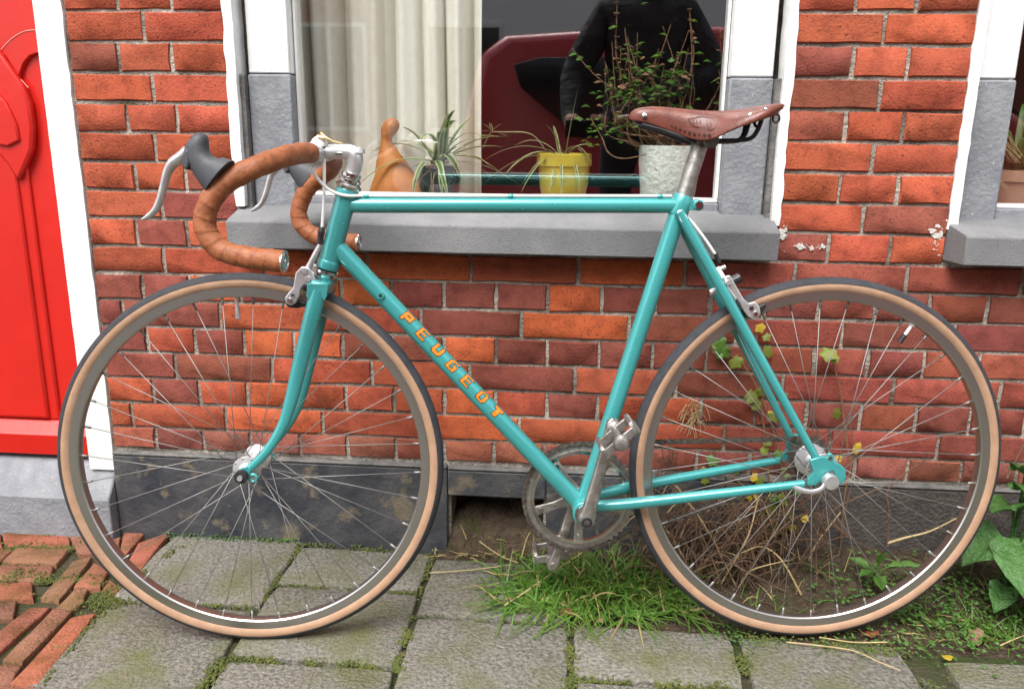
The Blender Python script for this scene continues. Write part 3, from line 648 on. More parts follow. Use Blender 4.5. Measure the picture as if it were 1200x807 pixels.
for s in (-1, 1):
    path = spline(bar_path(s), 16); g = BMn(); pitch = .021
    tube(g, path, lambda sx, th: .0158+.0010*(((sx+pitch*th/(2*PI)) % pitch)/pitch)**2+.0004*math.sin(sx*140+th*2), 22); build('bar_tape', bx(g), 'bar_tape', hb, smooth=75)
    e = path[-1]; d = (path[-1]-path[-2]).normalized(); g = BMn(); lathe(g, [(.0160, -.002), (.0165, .001), (.0125, .003), (.011, .0015), (.004, .0015), (.003, .003)], e, A=d, seg=20, cap=True); build('bar_plug', bx(g), 'chrome', hb)
    # brake hood: lofted rubber body (path from bar to horn)
    H0 = [((258, 207), 24, .020), ((249, 200), 20, .019), ((240, 193), 15.5, .0175), ((234, 185), 14, .0165), ((231, 177), 13.5, .016), ((232, 169), 11.5, .015), ((235, 162), 8.5, .013), ((237, 157), 5, .008)]
    dirs = [(12, -15), (11, -13), (14, -8), (16, -3), (16, 0), (15, 2), (15, 4), (14, 5)]
    g = BMn(); rings = []
    for ((x, y), hw, nw), (dx, dy) in zip(H0, dirs):
        L_ = math.hypot(dx, dy); a = barpt(x-dx/L_*hw, y-dy/L_*hw, -.2); c = barpt(x+dx/L_*hw, y+dy/L_*hw, -.2); m_ = (a+c)/2; h = (c-a)/2
        rings.append([V((m_.x, -.2, m_.z))+V((h.x, 0, h.z))*math.copysign(abs(math.cos(t))**.8, math.cos(t))+V((0, nw, 0))*math.copysign(abs(math.sin(t))**.8, math.sin(t)) for t in np.linspace(0, 2*PI, 18, False)])
    loft(g, rings)
    for v in g.verts: v.co.y *= -s
    lv = build('brake_lever', bx(g), 'hood_rubber', bike, smooth=60)
    g = BMn(); q = [(220, 176), (213, 184), (203, 191), (196, 203), (192, 218), (188, 233), (182, 246), (173, 254), (167, 257)]
    pts = [barpt(x, y, -.2) for x, y in q]; pts = [V((p.x, -.2, p.z)) for p in pts]
    tube(g, spline(pts, 5), [.0075, .0085, .0080, .0062, .0056, .0054, .0050, .0040, .0022], 14, flat=1.25, ref=(0, 1, 0))
    for v in g.verts: v.co.y *= -s
    build('lever_blade', bx(g), 'alloy', lv)
    g = BMn(); q = [(217, 172), (221, 178), (222, 190), (219, 200), (213, 197), (212, 184)]; pts = [barpt(x, y, -.216) for x, y in q]
    prism(g, [V((p.x, -.2, p.z)) for p in pts], (0, .031, 0))
    for v in g.verts: v.co.y *= -s
    build('lever_pivot', bx(g), 'hood_rubber', lv, bev=.003)
# white bell / stop on the stem with brass trigger
g = BMn(); c = b(374, 166, 0); lathe(g, [(.013, -.008), (.0135, -.003), (.011, .004), (.006, .008), (.001, .009)], c, A=V((0, 0, 1)), seg=20); lathe(g, [(.005, -.012), (.005, -.006)], c, A=V((0, 0, 1)), seg=12); bell = build('bell', g, 'white_cable', bike)
g = BMn(); tube(g, spline([b(372, 160, -.012), b(381, 161, -.014), b(391, 166, -.014), b(401, 168, -.012)], 5), [.0024, .0022, .0016, .0012], 8); tube(g, [b(376, 156, -.008), b(384, 164, -.01)], .0026, 8); build('trigger', g, 'brass', bell)
# --- cables
def cable(name, pts, r, mt='white_cable', n=8):
    g = BMn(); tube(g, spline(pts, n), r, 10); return build(name, g, mt, bike)
cable('rear_brake_cable', [b(361, 190, -.03), b(368, 203, -.03), b(380, 218, -.025), b(393, 226, -.022), b(408, 229.5, -.02)]+[T0.lerp(T1, q)+V((0, -.006, .0152)) for q in (.06, .15, .3, .5, .7, .9, .97)], .0026)
cable('front_brake_cable', [b(380, 186, -.002), b(380, 215, -.006), b(379, 245, -.01), b(377.5, 266, -.012)], .0026)
g = BMn(); tube(g, spline([b(377.5, 266, -.012), b(376.5, 272, -.012), b(375.5, 279, -.012), b(374.5, 285, -.012)], 4), [.004, .0062, .005, .006], 12); build('adjuster', g, 'black_plastic', bike)
g = BMn(); tube(g, [b(375, 287, -.014), b(370, 297, -.016), b(364, 309, -.018), b(359, 318, -.018)], [.0040, .0048, .0052, .0058], 12, flat=.8); build('cable_arm', g, 'alloy', bike)
cable('stay_cable', [b(800, 250, -.008), b(812, 262, -.008), b(826, 280, -.008), b(838, 298, -.008)], .0026)
g = BMn(); tube(g, [b(838, 297, -.008), b(843, 308, -.008)], .0036, 10); build('adjuster', g, 'black_plastic', bike)
# --- calipers
def caliper(px_arms, px_pad, hole, bolts, n0, extra):
    g = BMn()
    pts = [b(x, y, n0) for x, y in px_arms]; prism(g, [V((p.x, n0, p.z)) for p in pts], (0, .008, 0)); ca = build('brake_caliper', g, 'alloy', bike, bev=.002, bseg=3)
    g = BMn(); pts = [b(x, y, n0+.012) for x, y in px_pad]; prism(g, [V((p.x, n0+.0135, p.z)) for p in pts], (0, .013, 0)); build('brake_pad', g, 'black_plastic', ca, bev=.003)
    for x, y, r, mt in bolts:
        g = BMn(); p = b(x, y, n0-.004); lathe(g, [(r*.8, -.0045), (r, -.003), (r, .002)], V((p.x, n0-.004, p.z)), seg=14); build('bolt', g, mt, ca)
    for q, r, mt, dn in extra:
        g = BMn(); tube(g, [b(x, y, n0+dn) for x, y in q], r, 10); build('arm', g, mt, ca, smooth=50)
    # far arm mirrored
    g = BMn(); pts = [b(x, y, n0) for x, y in px_arms]; prism(g, [V((p.x, -n0, p.z)) for p in pts], (0, .008, 0)); build('far_arm', g, 'alloy', ca, bev=.002)
    return ca
caliper([(347, 319), (354, 312), (362, 313), (367, 319), (371, 330), (364, 336), (357, 333), (353, 338), (352, 345), (347, 355), (341, 358), (335, 355), (334, 349), (339, 342), (344, 337), (345, 330)],
        [(331, 349), (338, 352), (350, 351), (362, 354), (360, 358), (349, 361), (338, 360)], None, [(340, 352, .0048, 'chrome'), (343, 345.5, .0022, 'black_plastic'), (357, 317, .005, 'alloy'), (361, 327, .0052, 'alloy')], -.028,
        [([(355, 322), (362, 331), (368, 337)], .0075, 'alloy', .01), ([(364, 325), (377, 331)], .006, 'black_plastic', .014)])
caliper([(849, 324), (855, 322), (859, 329), (864, 338), (871, 350), (877, 355), (884, 353), (889, 358), (891, 366), (889, 371), (882, 374), (876, 371), (871, 364), (866, 354), (858, 343), (852, 334)],
        [(856, 366), (864, 361), (880, 362), (896, 354), (898, 358), (892, 367), (882, 373), (866, 371)], None, [(880.5, 360.5, .0036, 'black_plastic'), (885, 367, .0042, 'chrome'), (853, 331, .005, 'alloy')], -.03,
        [([(840, 314), (847, 325), (853, 333)], .0048, 'white_cable', 0.), ([(843, 315.5), (850, 312.5)], .0035, 'alloy', .0), ([(857, 330), (867, 325)], .0085, 'black_plastic', .008), ([(847, 325), (853, 338), (862, 350)], .0026, 'alloy', -.003), ([(832, 343), (838, 341)], .006, 'alloy', .02)])
# --- crankset
CRN_ = .043; RR = .1035; NT = 52
g = BMn(); out = []; 
for k in range(NT*4):
    a = 2*PI*k/(NT*4); r = RR+(.0018 if k % 4 in (1, 2) else -.0036); out.append((r, a))
ri = [(.091, a) for r, a in out]
def ringext(g, out, inn, c, n0, th):
    n = len(out); vs = []
    for y in (n0-th/2, n0+th/2): vs.append(([g.verts.new(c+V((r*math.cos(a), y, r*math.sin(a)))) for r, a in out], [g.verts.new(c+V((r*math.cos(a), y, r*math.sin(a)))) for r, a in inn]))
    for i in range(n):
        j = (i+1) % n
        for o_, i_ in vs: g.faces.new((o_[i], o_[j], i_[j], i_[i]))
        g.faces.new((vs[0][0][i], vs[0][0][j], vs[1][0][j], vs[1][0][i])); g.faces.new((vs[0][1][i], vs[0][1][j], vs[1][1][j], vs[1][1][i]))
ringext(g, out, ri, BB, CRN_, .003); chr_ = build('chainring', g, 'worn_steel', bike, smooth=20)
g = BMn(); nn = 72; ringext(g, [(.0905, 2*PI*k/nn) for k in range(nn)], [(.0845, 2*PI*k/nn) for k in range(nn)], BB, CRN_+.0, .0075); build('guard_ring', g, 'chrome', chr_)
for k in range(5):
    a = math.radians(72*k+198); d = V((math.cos(a), 0, math.sin(a))); e = V((-d.z, 0, d.x)); o = BB+V((0, CRN_, 0)); g = BMn()
    prism(g, [o+d*.012+e*.012, o+d*.05+e*.0075, o+d*.088+e*.0095, o+d*.0895-e*.0095, o+d*.05-e*.0075, o+d*.012-e*.012], (0, .006, 0)); build('spider_arm', g, 'worn_steel', chr_, bev=.0015)
    g = BMn(); lathe(g, [(.0048, -.006), (.005, -.004), (.005, .004)], o+d*.076, seg=12); lathe(g, [(.0026, -.0042), (.0026, 0)], o+d*.048, seg=10); build('chainring_bolt', g, 'chrome', chr_)
def crank(end, n0, name):
    o = V((BB.x, n0, BB.z)); e = V((end.x, n0, end.z)); d = (e-o).normalized(); p_ = V((-d.z, 0, d.x)); g = BMn(); rings = []
    L_ = (e-o).length
    for t, wd, th in ((-.012/L_, .006, .005), (-.006/L_, .0125, .008), (.0, .0155, .010), (.06, .0155, .010), (.14, .0120, .0085), (.5, .0098, .0075), (.88, .0092, .007), (.96, .0110, .007), (1.03, .0110, .007), (1.07, .006, .005)):
        c = o+d*L_*t; rings.append([c+p_*wd*math.copysign(abs(math.cos(x))**.5, math.cos(x))+V((0, th, 0))*math.copysign(abs(math.sin(x))**.5, math.sin(x)) for x in np.linspace(0, 2*PI, 20, False)])
    loft(g, rings); return build(name, g, 'worn_steel', bike, smooth=50)
E1 = b(718, 499, -.067); cn = crank(E1, -.064, 'crank'); g = BMn(); lathe(g, [(.0095, -.0120), (.0095, -.0098)], V((BB.x, -.064, BB.z)), seg=20); build('crank_bolt', g, 'black_plastic', cn)
g = BMn(); lathe(g, [(.0052, -.0128), (.0055, -.012), (.0055, -.0095)], V((BB.x, -.064, BB.z)), seg=6); build('spindle_end', g, 'dark_steel', cn)
E2 = b(648, 661, .066); cf = crank(E2, .066, 'crank'); g = BMn(); lathe(g, [(.0065, -.009), (.0065, -.006)], V((E2.x, .066, E2.z)), seg=16); build('pedal_eye', g, 'chrome', cf)
def pedal(e, s, rot):
    c = V((e.x, s*.066, e.z)); A = V((0, s, 0)); d = V((math.cos(rot), 0, math.sin(rot))); u_ = V((-d.z, 0, d.x))
    g = BMn(); lathe(g, [(.0055, .004), (.0075, .008), (.0075, .014), (.013, .016), (.0135, .021), (.009, .026), (.0068, .034), (.0068, .070), (.009, .078), (.0085, .088)], c, A=A, seg=20); pd = build('pedal', g, 'worn_steel', bike)
    g = BMn(); lathe(g, [(.0095, .086), (.0128, .089), (.0132, .096), (.0105, .101), (.004, .103), (.0005, .103)], c, A=A, seg=24); build('dust_cap', g, 'worn_steel', pd)
    for q in (-1, 1):
        g = BMn(); m0 = c+A*.058+d*q*.030
        prof = [(-.030, -.008), (-.024, -.012), (.024, -.012), (.030, -.008), (.030, .008), (.024, .012), (-.024, .012), (-.030, .008)]
        prism(g, [m0+A*x+u_*z*1.1 for x, z in prof], d*.0065)
        for k in range(7): obox(g, m0+A*(-.021+.007*k)+d*q*.003, A*.002, u_*.0115, d*.0018)
        build('cage_plate', g, 'worn_steel', pd, bev=.0008)
    for y in (.030, .086): g = BMn(); obox(g, c+A*y, d*.030, A*.003, u_*.007); build('cage_bridge', g, 'worn_steel', pd, bev=.001)

pedal(E1, -1, math.radians(42)); pedal(E2, 1, math.radians(8))
# --- sprocket and chain (drive side, away from the camera)
CN = CRN_; RC = .0335
g = BMn(); o2 = [(RC+(.0016 if k % 4 in (1, 2) else -.0034), 2*PI*k/64) for k in range(64)]
for y, s_ in ((CN-.006, 1.), (CN, 1.), (CN-.012, 1.25)): ringext(g, [(r*s_, a) for r, a in o2], [(.016, a) for r, a in o2], RA, y-.001, .002)
build('sprocket', g, 'dark_steel', bike, smooth=20)
dx = RA-BB; Ld = math.hypot(dx.x, dx.z); base = math.atan2(dx.z, dx.x); be = math.acos((RR-RC)/Ld)
path = []; a1, a2 = base+be, base-be
def arcp(c, r, A0, A1):
    n = max(2, int(abs(A1-A0)*r/.00635)); return [V((c.x+r*math.cos(A0+(A1-A0)*k/n), CN, c.z+r*math.sin(A0+(A1-A0)*k/n))) for k in range(n+1)]
loop = arcp(BB, RR, a1, a2+2*PI); loop += arcp(RA, RC, a2+2*PI, a1+2*PI)
cum = [0]; LP = loop+[loop[0]]
for a, c in zip(LP, LP[1:]): cum.append(cum[-1]+(c-a).length)
nl = int(round(cum[-1]/.0127)/2)*2; pl = cum[-1]/nl
def at(s):
    s %= cum[-1]; i = int(np.searchsorted(cum, s, 'right'))-1; i = min(i, len(LP)-2); d = cum[i+1]-cum[i]; return LP[i].lerp(LP[i+1], (s-cum[i])/d if d else 0)
g = BMn()
for k in range(nl):
    a, c = at(k*pl), at((k+1)*pl); d = (c-a).normalized(); u_ = V((-d.z, 0, d.x)); m_ = (a+c)/2; wd = .0026 if k % 2 else .0038
    for s in (-1, 1):
        rg = []
        for x, h in ((-.0092, .002), (-.0075, .004), (-.0045, .0042), (0, .0028), (.0045, .0042), (.0075, .004), (.0092, .002)):
            rg.append([m_+d*x+u_*h+V((0, s*wd-.0005, 0)), m_+d*x+u_*h+V((0, s*wd+.0005, 0)), m_+d*x-u_*h+V((0, s*wd+.0005, 0)), m_+d*x-u_*h+V((0, s*wd-.0005, 0))])
        loft(g, rg)
    lathe(g, [(.0018, -.0050), (.0038, -.0020), (.0038, .0020), (.0018, .0050)], a, seg=8)
build('chain', g, 'dark_steel', bike, smooth=30)
# --- seat post + saddle
SP = b(819, 172, 0); SP = V((SP.x, 0, SP.z)); SP = ST+sdir*((SP-ST).dot(sdir))
g = BMn(); tube(g, [ST-sdir*.01, SP], .0134, 24); lathe(g, [(.0134, -.006), (.0115, .004), (.011, .012)], SP, A=sdir, seg=24); sp = build('seat_post', g, 'worn_steel', bike)
g = BMn(); lathe(g, [(.010, -.030), (.0135, -.028), (.0135, -.020), (.009, -.018), (.009, .018), (.0135, .020), (.0135, .028), (.010, .030)], SP+V((.012, 0, .010)), seg=20); obox(g, SP+V((.005, 0, .011)), V((.016, 0, .0)), V((0, .026, 0)), V((0, 0, .007))); build('seat_clamp', g, 'dark_steel', sp, bev=.002)
# leather: stations along the saddle (px of top line, px of skirt line, half width)
TOPL = [(737, 135), (741, 129), (750, 126), (762, 124.5), (780, 125.5), (800, 127.5), (820, 129.5), (840, 130.5), (858, 129.5), (875, 127), (890, 124.2), (902, 122.5), (911, 123.5), (914, 126.5)]
SKL = [(737, 138), (741, 139.5), (750, 141), (762, 144), (780, 150), (800, 158.5), (815, 164), (830, 164.5), (846, 158.5), (862, 150), (880, 144), (896, 138.5), (910, 133.5), (914, 129.5)]
HWD = [.004, .012, .018, .020, .021, .024, .031, .042, .056, .068, .076, .078, .068, .052]
g = BMn(); rings = []; SAD = []
for (tx, ty), (sx_, sy), hw in zip(TOPL, SKL, HWD):
    nw = -min(hw, .022+.25*max(0, hw-.022)) if False else -hw
    t = b(tx, ty, 0); k = b(sx_, sy, -hw); SAD.append((t, k, hw)); ring = []
    for i in range(17):
        a = -1+2*i/16; x = math.copysign(1-(1-abs(a))**1.7, a) if False else a
        ang = a*PI/2; n = hw*math.copysign(abs(math.sin(ang))**.75, a) if a else 0
        z = k.z+(t.z-k.z)*(max(0, math.cos(ang))**.55); u_ = t.x+(k.x-t.x)*(abs(a)**2)
        ring.append(V((u_, n, z)))
    inner = [V((p.x, p.y*.90, p.z-.0035)) for p in ring[::-1]]
    rings.append(ring+inner)
loft(g, rings); sad = build('saddle', g, 'leather', bike, smooth=60)
sad.modifiers.new('sub', 'SUBSURF').levels = 1; sad.modifiers['sub'].render_levels = 2
def onsad(x, y, off=.001):                       # a point on the near flank of the leather
    best = None
    for n in np.linspace(-.085, -.005, 161):
        p = b(x, y, n)
        for (t, k, hw), (t2, k2, hw2) in zip(SAD, SAD[1:]):
            if k.x <= p.x <= k2.x or (t.x <= p.x <= t2.x):
                f = max(0, min(1, (p.x-k.x)/max(1e-6, k2.x-k.x))); H = hw+(hw2-hw)*f; kz = k.z+(k2.z-k.z)*f; tz = t.z+(t2.z-t.z)*f
                c = max(0, min(1, (p.z-kz)/max(1e-5, tz-kz)))**(1/.55); N_ = -H*math.sqrt(max(0, 1-c*c))**.75
                if best is None or abs(N_-n) < best[0]: best = (abs(N_-n), V((p.x, n-off, p.z)))
                break
    return best[1]
for x, y, r in ((755.3, 135.4, .0045), (879.5, 135.2, .0048), (897, 128.3, .0032)):
    g = BMn(); lathe(g, [(r, -.0015), (r*.8, .0010), (r*.3, .0016), (.0003, .0018)], onsad(x, y, .0025), A=V((-.0, -1, .25)), seg=18); build('rivet', g, 'chrome', sad)
for x, y, r in ((787, 147, .0011), (791.5, 149, .0014), (796.5, 151, .0016), (802, 153.4, .0018), (807.5, 155, .002), (813.5, 156.8, .002), (819, 157.8, .002), (825, 158.4, .002), (831, 158.2, .002), (836.5, 157.6, .002), (842, 156.5, .0015), (847.5, 154.8, .0013), (852.5, 153, .0012), (858, 150.6, .0012)):
    g = BMn(); lathe(g, [(r, -.004), (r, .0003), (.0002, .0003)], onsad(x, y, .0035), A=V((0, -1, 0)), seg=10); build('lacing_hole', g, 'leather_dark', sad)
q = [(806, 139), (824, 137), (843, 142), (840, 148), (833, 152), (824, 151.5), (812, 147), (806, 139)]
g = BMn(); tube(g, spline([onsad(x, y, .0022) for x, y in q], 3), .0006, 6, False)
for (x, y) in ((812, 141.5), (816, 142), (820, 142.5), (824, 143), (828, 143.5), (832, 144.3)): tube(g, [onsad(x, y-2, .0022), onsad(x+.4, y+2.2, .0022)], .0005, 6)
tube(g, [onsad(815, 147.3, .0022), onsad(832, 148.6, .0022)], .0005, 6); build('embossed_stamp', g, 'leather_stamp', sad)
for s in (-1, 1):
    q = [(752, 146, .014), (775, 152, .016), (800, 161, .020), (820, 166.5, .021), (845, 165, .022), (866, 164.5, .024), (880, 162, .03), (887, 154, .036), (891, 145, .04), (893, 138, .04)]
    g = BMn(); tube(g, spline([V((lambda p: (p.x, s*n, p.z))(b(x, y, -n))) for x, y, n in q], 5), .0037, 10); build('saddle_rail', g, 'black_plastic', sad)
    if s > 0: continue
    q = [(866, 164, .026), (873, 158, .028), (876, 150, .03), (878, 143, .03)]
    g = BMn(); tube(g, spline([V((lambda p: (p.x, s*n, p.z))(b(x, y, -n))) for x, y, n in q], 5), .0034, 10); build('rear_strut', g, 'black_plastic', sad)
    q = [(883, 142, .03), (886, 148, .032), (891, 147, .034), (893, 141, .036)]
    g = BMn(); tube(g, spline([V((lambda p: (p.x, s*n, p.z))(b(x, y, -n))) for x, y, n in q], 5), .0026, 8); build('bag_loop', g, 'black_plastic', sad)
g = BMn(); p0 = b(909.5, 139, -.03); tube(g, [V((p0.x+.0055*math.cos(a), -.03, p0.z+.0065*math.sin(a))) for a in np.linspace(0, 2*PI, 17)], .0019, 8, False); build('bag_loop', g, 'dark_steel', sad)
g = BMn(); obox(g, b(750, 143.5, 0), V((.011, 0, -.001)), V((0, .010, 0)), V((0, 0, .005))); build('nose_bracket', g, 'dark_steel', sad, bev=.001)

# ================================================================== BEHIND THE GLASS
# curtain: heavy cream folds
g = BMn(); n = 170; rows = []
def fold(x):
    t = x*84+1.7*math.sin(x*19); return .065*(1-abs(math.sin(t*.5))**.55)+.007*math.sin(x*131+2)
for i in range(n+1):
    x = -.72+.50*i/n; rows.append(x)
zz = [.42+.1*k for k in range(20)]
rings = [[V((x+.004*math.sin(z*3+x*20), .222+fold(x)*.9*(1+.15*math.sin(z*1.7)), z)) for x in rows] for z in zz]
for a in range(len(zz)-1):
    pass
def sheet(g, R):
    vs = [[g.verts.new(p) for p in r] for r in R]
    for a, c in zip(vs, vs[1:]):
        for i in range(len(a)-1): g.faces.new((a[i], a[i+1], c[i+1], c[i]))
sheet(g, rings); cu = build('curtain', g, 'curtain'); cu.modifiers.new('th', 'SOLIDIFY').thickness = .002
tag(cu, 'cream pleated curtain hanging behind the window glass', 'curtain')
# ornament
g = BMn(); c0 = ony(460, 224, .2); c0 = V((-.407, .155, .757))
prof = [((.008, 0), .072, .040), ((.010, .012), .070, .040), ((.008, .03), .061, .038), ((.003, .055), .046, .032), ((-.006, .085), .033, .025), ((-.012, .108), .020, .018), ((-.0155, .126), .0125, .012), ((-.0150, .134), .0118, .012), ((-.011, .144), .0165, .0155), ((-.007, .154), .0195, .0175), ((-.004, .164), .0180, .0165), ((-.002, .172), .0125, .012), ((-.002, .176), .005, .005)]
loft(g, [[V((dx+rx*math.cos(t), ry*math.sin(t), dz)) for t in np.linspace(0, 2*PI, 28, False)] for (dx, dz), rx, ry in prof]); orn = build('ornament', g, 'terracotta', None, c0, smooth=70)
tag(orn, 'amber glazed bird-shaped figurine with round head on the window ledge', 'figurine')
def strip(base, d, L, wd, droop, fold_=.25, n=9, side=None, twist=0., mats=2):
    g = BMn(); d = V(d).normalized(); base = V(base); prev = None
    for i in range(n+1):
        t = i/n; c = base+d*L*t+V((0, 0, -droop*L*t*t)); tn = (d*L+V((0, 0, -2*droop*L*t))).normalized()
        s = tn.cross(V((0, 0, 1))); s = s.normalized() if s.length > .05 else V((1, 0, 0)); s = (Matrix.Rotation(twist*t, 3, tn) @ s)
        u_ = s.cross(tn); w_ = wd*(min(1, .45+t*2.2))*(1-t**3)**.8+.0004
        row = [g.verts.new(c+s*w_*k+u_*abs(k)*w_*fold_) for k in (-1, -.5, .5, 1)]
        if prev:
            for k in range(3): g.faces.new((prev[k], prev[k+1], row[k+1], row[k])).material_index = (0 if k == 1 else 1)
        prev = row
    return g
def clampz(g, zmin, ymin=None):
    for v in g.verts:
        if v.co.z < zmin: v.co.z = zmin+rnd(0, .004)
        if ymin is not None and v.co.y < ymin: v.co.y = ymin+rnd(0, .006)
    return g
def spider(loc, potf, label, leaves, zr):
    pl = tag(empty('spider_plant', loc), label, 'houseplant'); potf(pl)
    for d, L, wd, dr in leaves:
        build('leaf', clampz(strip((rnd(-.012, .012), rnd(-.012, .012), zr), d, L, wd, dr, twist=rnd(-.5, .5)), .002, .093-loc[1]), ['leaf_green', 'leaf_cream'], pl, smooth=60)
    return pl
def pot_dark(pl):
    g = BMn(); lathe(g, [(.036, 0), (.045, .02), (.049, .05), (.046, .075), (.042, .075), (.040, .066)], axis='Z', seg=32); build('pot', g, 'pot_dark', pl)
    g = BMn(); lathe(g, [(.040, .060), (.02, .069), (.0005, .070)], axis='Z', seg=20); build('soil', g, 'potting_soil', pl)
random.seed(21)
lv = []
for k in range(26):
    a = rnd(0, 2*PI); el = rnd(.15, 1.25); lv.append(((math.cos(a)*math.cos(el)*1.0, math.sin(a)*math.cos(el)*.55-.1, math.sin(el)), rnd(.13, .23), rnd(.0055, .010), rnd(.25, .75)))
lv += [((-.9, -.3, .45), .22, .005, .75), ((-.95, -.2, .25), .16, .0036, .75), ((.9, -.3, .35), .15, .005, .6), ((-.25, -.7, .5), .13, .0075, 1.1), ((.30, -.7, .5), .13, .0075, 1.1), ((.1, -.7, .45), .12, .006, 1.1)]
sp1 = spider((-.31, .165, .757), pot_dark, 'striped green and cream spider plant in a dark pot beside the amber figurine', lv, .078)
g = BMn()
for k in range(5): tube(g, spline([V((rnd(-.02, .02), -.03, .085)), V((rnd(-.03, .0), -.055, .05)), V((rnd(-.05, .0), -.06, .006))], 5), .0012, 6)
build('runner', g, 'dry_stem', sp1)
def pot_yellow(pl):
    g = BMn(); lathe(g, [(.040, 0), (.048, .012), (.054, .04), (.0565, .075), (.0565, .079), (.0605, .080), (.0605, .104), (.058, .106), (.055, .103), (.054, .085)], axis='Z', seg=40); build('pot', g, 'yellow_glaze', pl)
    g = BMn(); lathe(g, [(.054, .088), (.03, .094), (.0005, .095)], axis='Z', seg=24); build('soil', g, 'potting_soil', pl)
lv = [((-.85, -.25, .55), .22, .0055, .55), ((-.9, -.3, .35), .20, .0045, .62), ((-.7, -.4, .5), .17, .005, .7), ((-.55, -.5, .45), .16, .005, .95), ((-.25, -.6, .6), .12, .0045, 1.2), ((.05, -.6, .7), .14, .004, 1.35), ((.42, -.4, .85), .12, .0045, .85), ((.5, -.3, .9), .15, .005, .9), ((.15, -.05, 1), .165, .0042, .06), ((.6, -.1, .75), .10, .005, .45), ((-.35, -.1, .95), .13, .0045, .35), ((-.15, .2, .9), .11, .004, .3), ((-.5, -.35, .35), .13, .004, .9), ((.25, -.6, .55), .11, .0045, 1.2), ((-.6, .1, .7), .17, .004, .6)]
sp2 = spider((-.035, .195, .757), pot_yellow, 'thin striped spider plant growing in a yellow glazed pot', lv, .092)
g = BMn(); tube(g, spline([V((-.03, 0, .095)), V((-.07, -.03, .145)), V((-.13, -.05, .150)), V((-.155, -.055, .150))], 6), .001, 6); build('runner', g, 'leaf_cream', sp2)
for k in range(6):
    a = rnd(0, 2*PI); build('plantlet_leaf', strip((-.155, -.055, .150), (math.cos(a)*.6, math.sin(a)*.4, rnd(-.6, 1)), .035, .003, .3, n=4), ['leaf_green', 'leaf_cream'], sp2)
# dried herb in a white pot
hp = tag(empty('dried_herb_plant', (.195, .20, .757)), 'half dried leggy herb with brown stems in a white textured pot', 'houseplant')
g = BMn(); lathe(g, [(.056, 0), (.058, .003), (.0665, .088), (.0675, .125), (.0655, .126), (.063, .118), (.062, .105)], axis='Z', seg=48); build('pot', g, 'pot_white', hp)
g = BMn(); lathe(g, [(.062, .106), (.03, .112), (.0005, .113)], axis='Z', seg=24); build('soil', g, 'potting_soil', hp)
random.seed(5); lf = BMn(); sd_ = BMn()
def small_leaf(g, c, d, L, wd, up=V((0, 0, 1))):
    d = V(d).normalized(); s = d.cross(up); s = s.normalized() if s.length > .05 else V((1, 0, 0)); u_ = s.cross(d)
    P = [c, c+d*L*.35+s*wd-u_*wd*.3, c+d*L*.75+s*wd*.7-u_*wd*.3, c+d*L-u_*wd*.5, c+d*L*.75-s*wd*.7-u_*wd*.3, c+d*L*.35-s*wd-u_*wd*.3]
    vs = [g.verts.new(p) for p in P]; m_ = g.verts.new(c+d*L*.5+u_*wd*.25)
    for i in range(6): g.faces.new((vs[i], vs[(i+1) % 6], m_))
for k in range(46):
    x1 = -.155+.19*random.random()**1.0 if k < 38 else rnd(.0, .10); h = rnd(.11, .27) if k < 38 else rnd(.15, .28); y1 = rnd(-.06, .05)
    p = [V((rnd(-.035, .035), rnd(-.035, .035), .112)), V((x1*.5+rnd(-.045, .03), y1*.5, .135+rnd(-.03, .05))), V((x1*.95+rnd(-.045, .035), y1, .10+h*.5+rnd(-.03, .03))), V((x1+rnd(-.01, .01), y1+rnd(-.01, .01), .10+h))]
    if k in (3, 9): p[-1] = V((-.13, -.05, .41)); p[2] = V((-.12, -.04, .28))
    if k in (12, 40): p[-1] = V((.02, -.03, .40)); p[2] = V((.03, -.03, .27))
    if k == 41: p[-1] = V((.10, -.03, .33)); p[2] = V((.09, -.02, .24))
    if k == 17: p[-1] = V((-.22, -.06, .32)); p[2] = V((-.16, -.05, .26))
    g = BMn(); sp_ = spline(p, 6); tube(g, sp_, [.0018, .0016, .0012, .0007], 6, cap=False); build('stem', g, 'dry_stem', hp)
    for q in range(10 if random.random() < .8 else 2):
        t = sp_[int(rnd(.45, .99)*(len(sp_)-1))]; a = rnd(0, 2*PI)
        if random.random() < .55: small_leaf(lf, t, (math.cos(a), math.sin(a), rnd(-.4, .6)), rnd(.013, .026), rnd(.006, .011))
        else: small_leaf(sd_, t, (math.cos(a), math.sin(a), rnd(-.5, .5)), rnd(.007, .014), rnd(.003, .006))
    if k in (3, 12, 40, 41, 9):
        for t in sp_[len(sp_)//2:]:
            for q in range(2): a = rnd(0, 2*PI); small_leaf(sd_, t, (math.cos(a), math.sin(a), rnd(-.2, .6)), rnd(.006, .010), rnd(.0025, .004))
g = BMn(); tube(g, spline([V((-.03, -.03, .113)), V((-.10, -.05, .098)), V((-.135, -.055, .11)), V((-.15, -.055, .14)), V((-.175, -.055, .18))], 6), .0014, 6); build('stem', g, 'dry_stem', hp)
for k in range(190):
    a = rnd(0, 2*PI); c = V((random.gauss(-.06, .05), rnd(-.07, .04), random.gauss(.225, .045)))
    if c.z > .14: small_leaf(lf if random.random() < .6 else sd_, c, (math.cos(a), math.sin(a), rnd(-.5, .6)), rnd(.012, .026), rnd(.005, .012))
for k in range(22): a = rnd(0, 2*PI); small_leaf(lf, V((-.165+rnd(-.02, .02), -.055, .15+rnd(-.03, .04))), (math.cos(a), math.sin(a), rnd(-.4, .6)), rnd(.010, .017), rnd(.004, .007))
o = build('leaf', lf, 'herb_green', hp, smooth=0); o['kind'] = 'stuff'; o = build('dry_leaf', sd_, 'dry_stem', hp, smooth=0); o['kind'] = 'stuff'
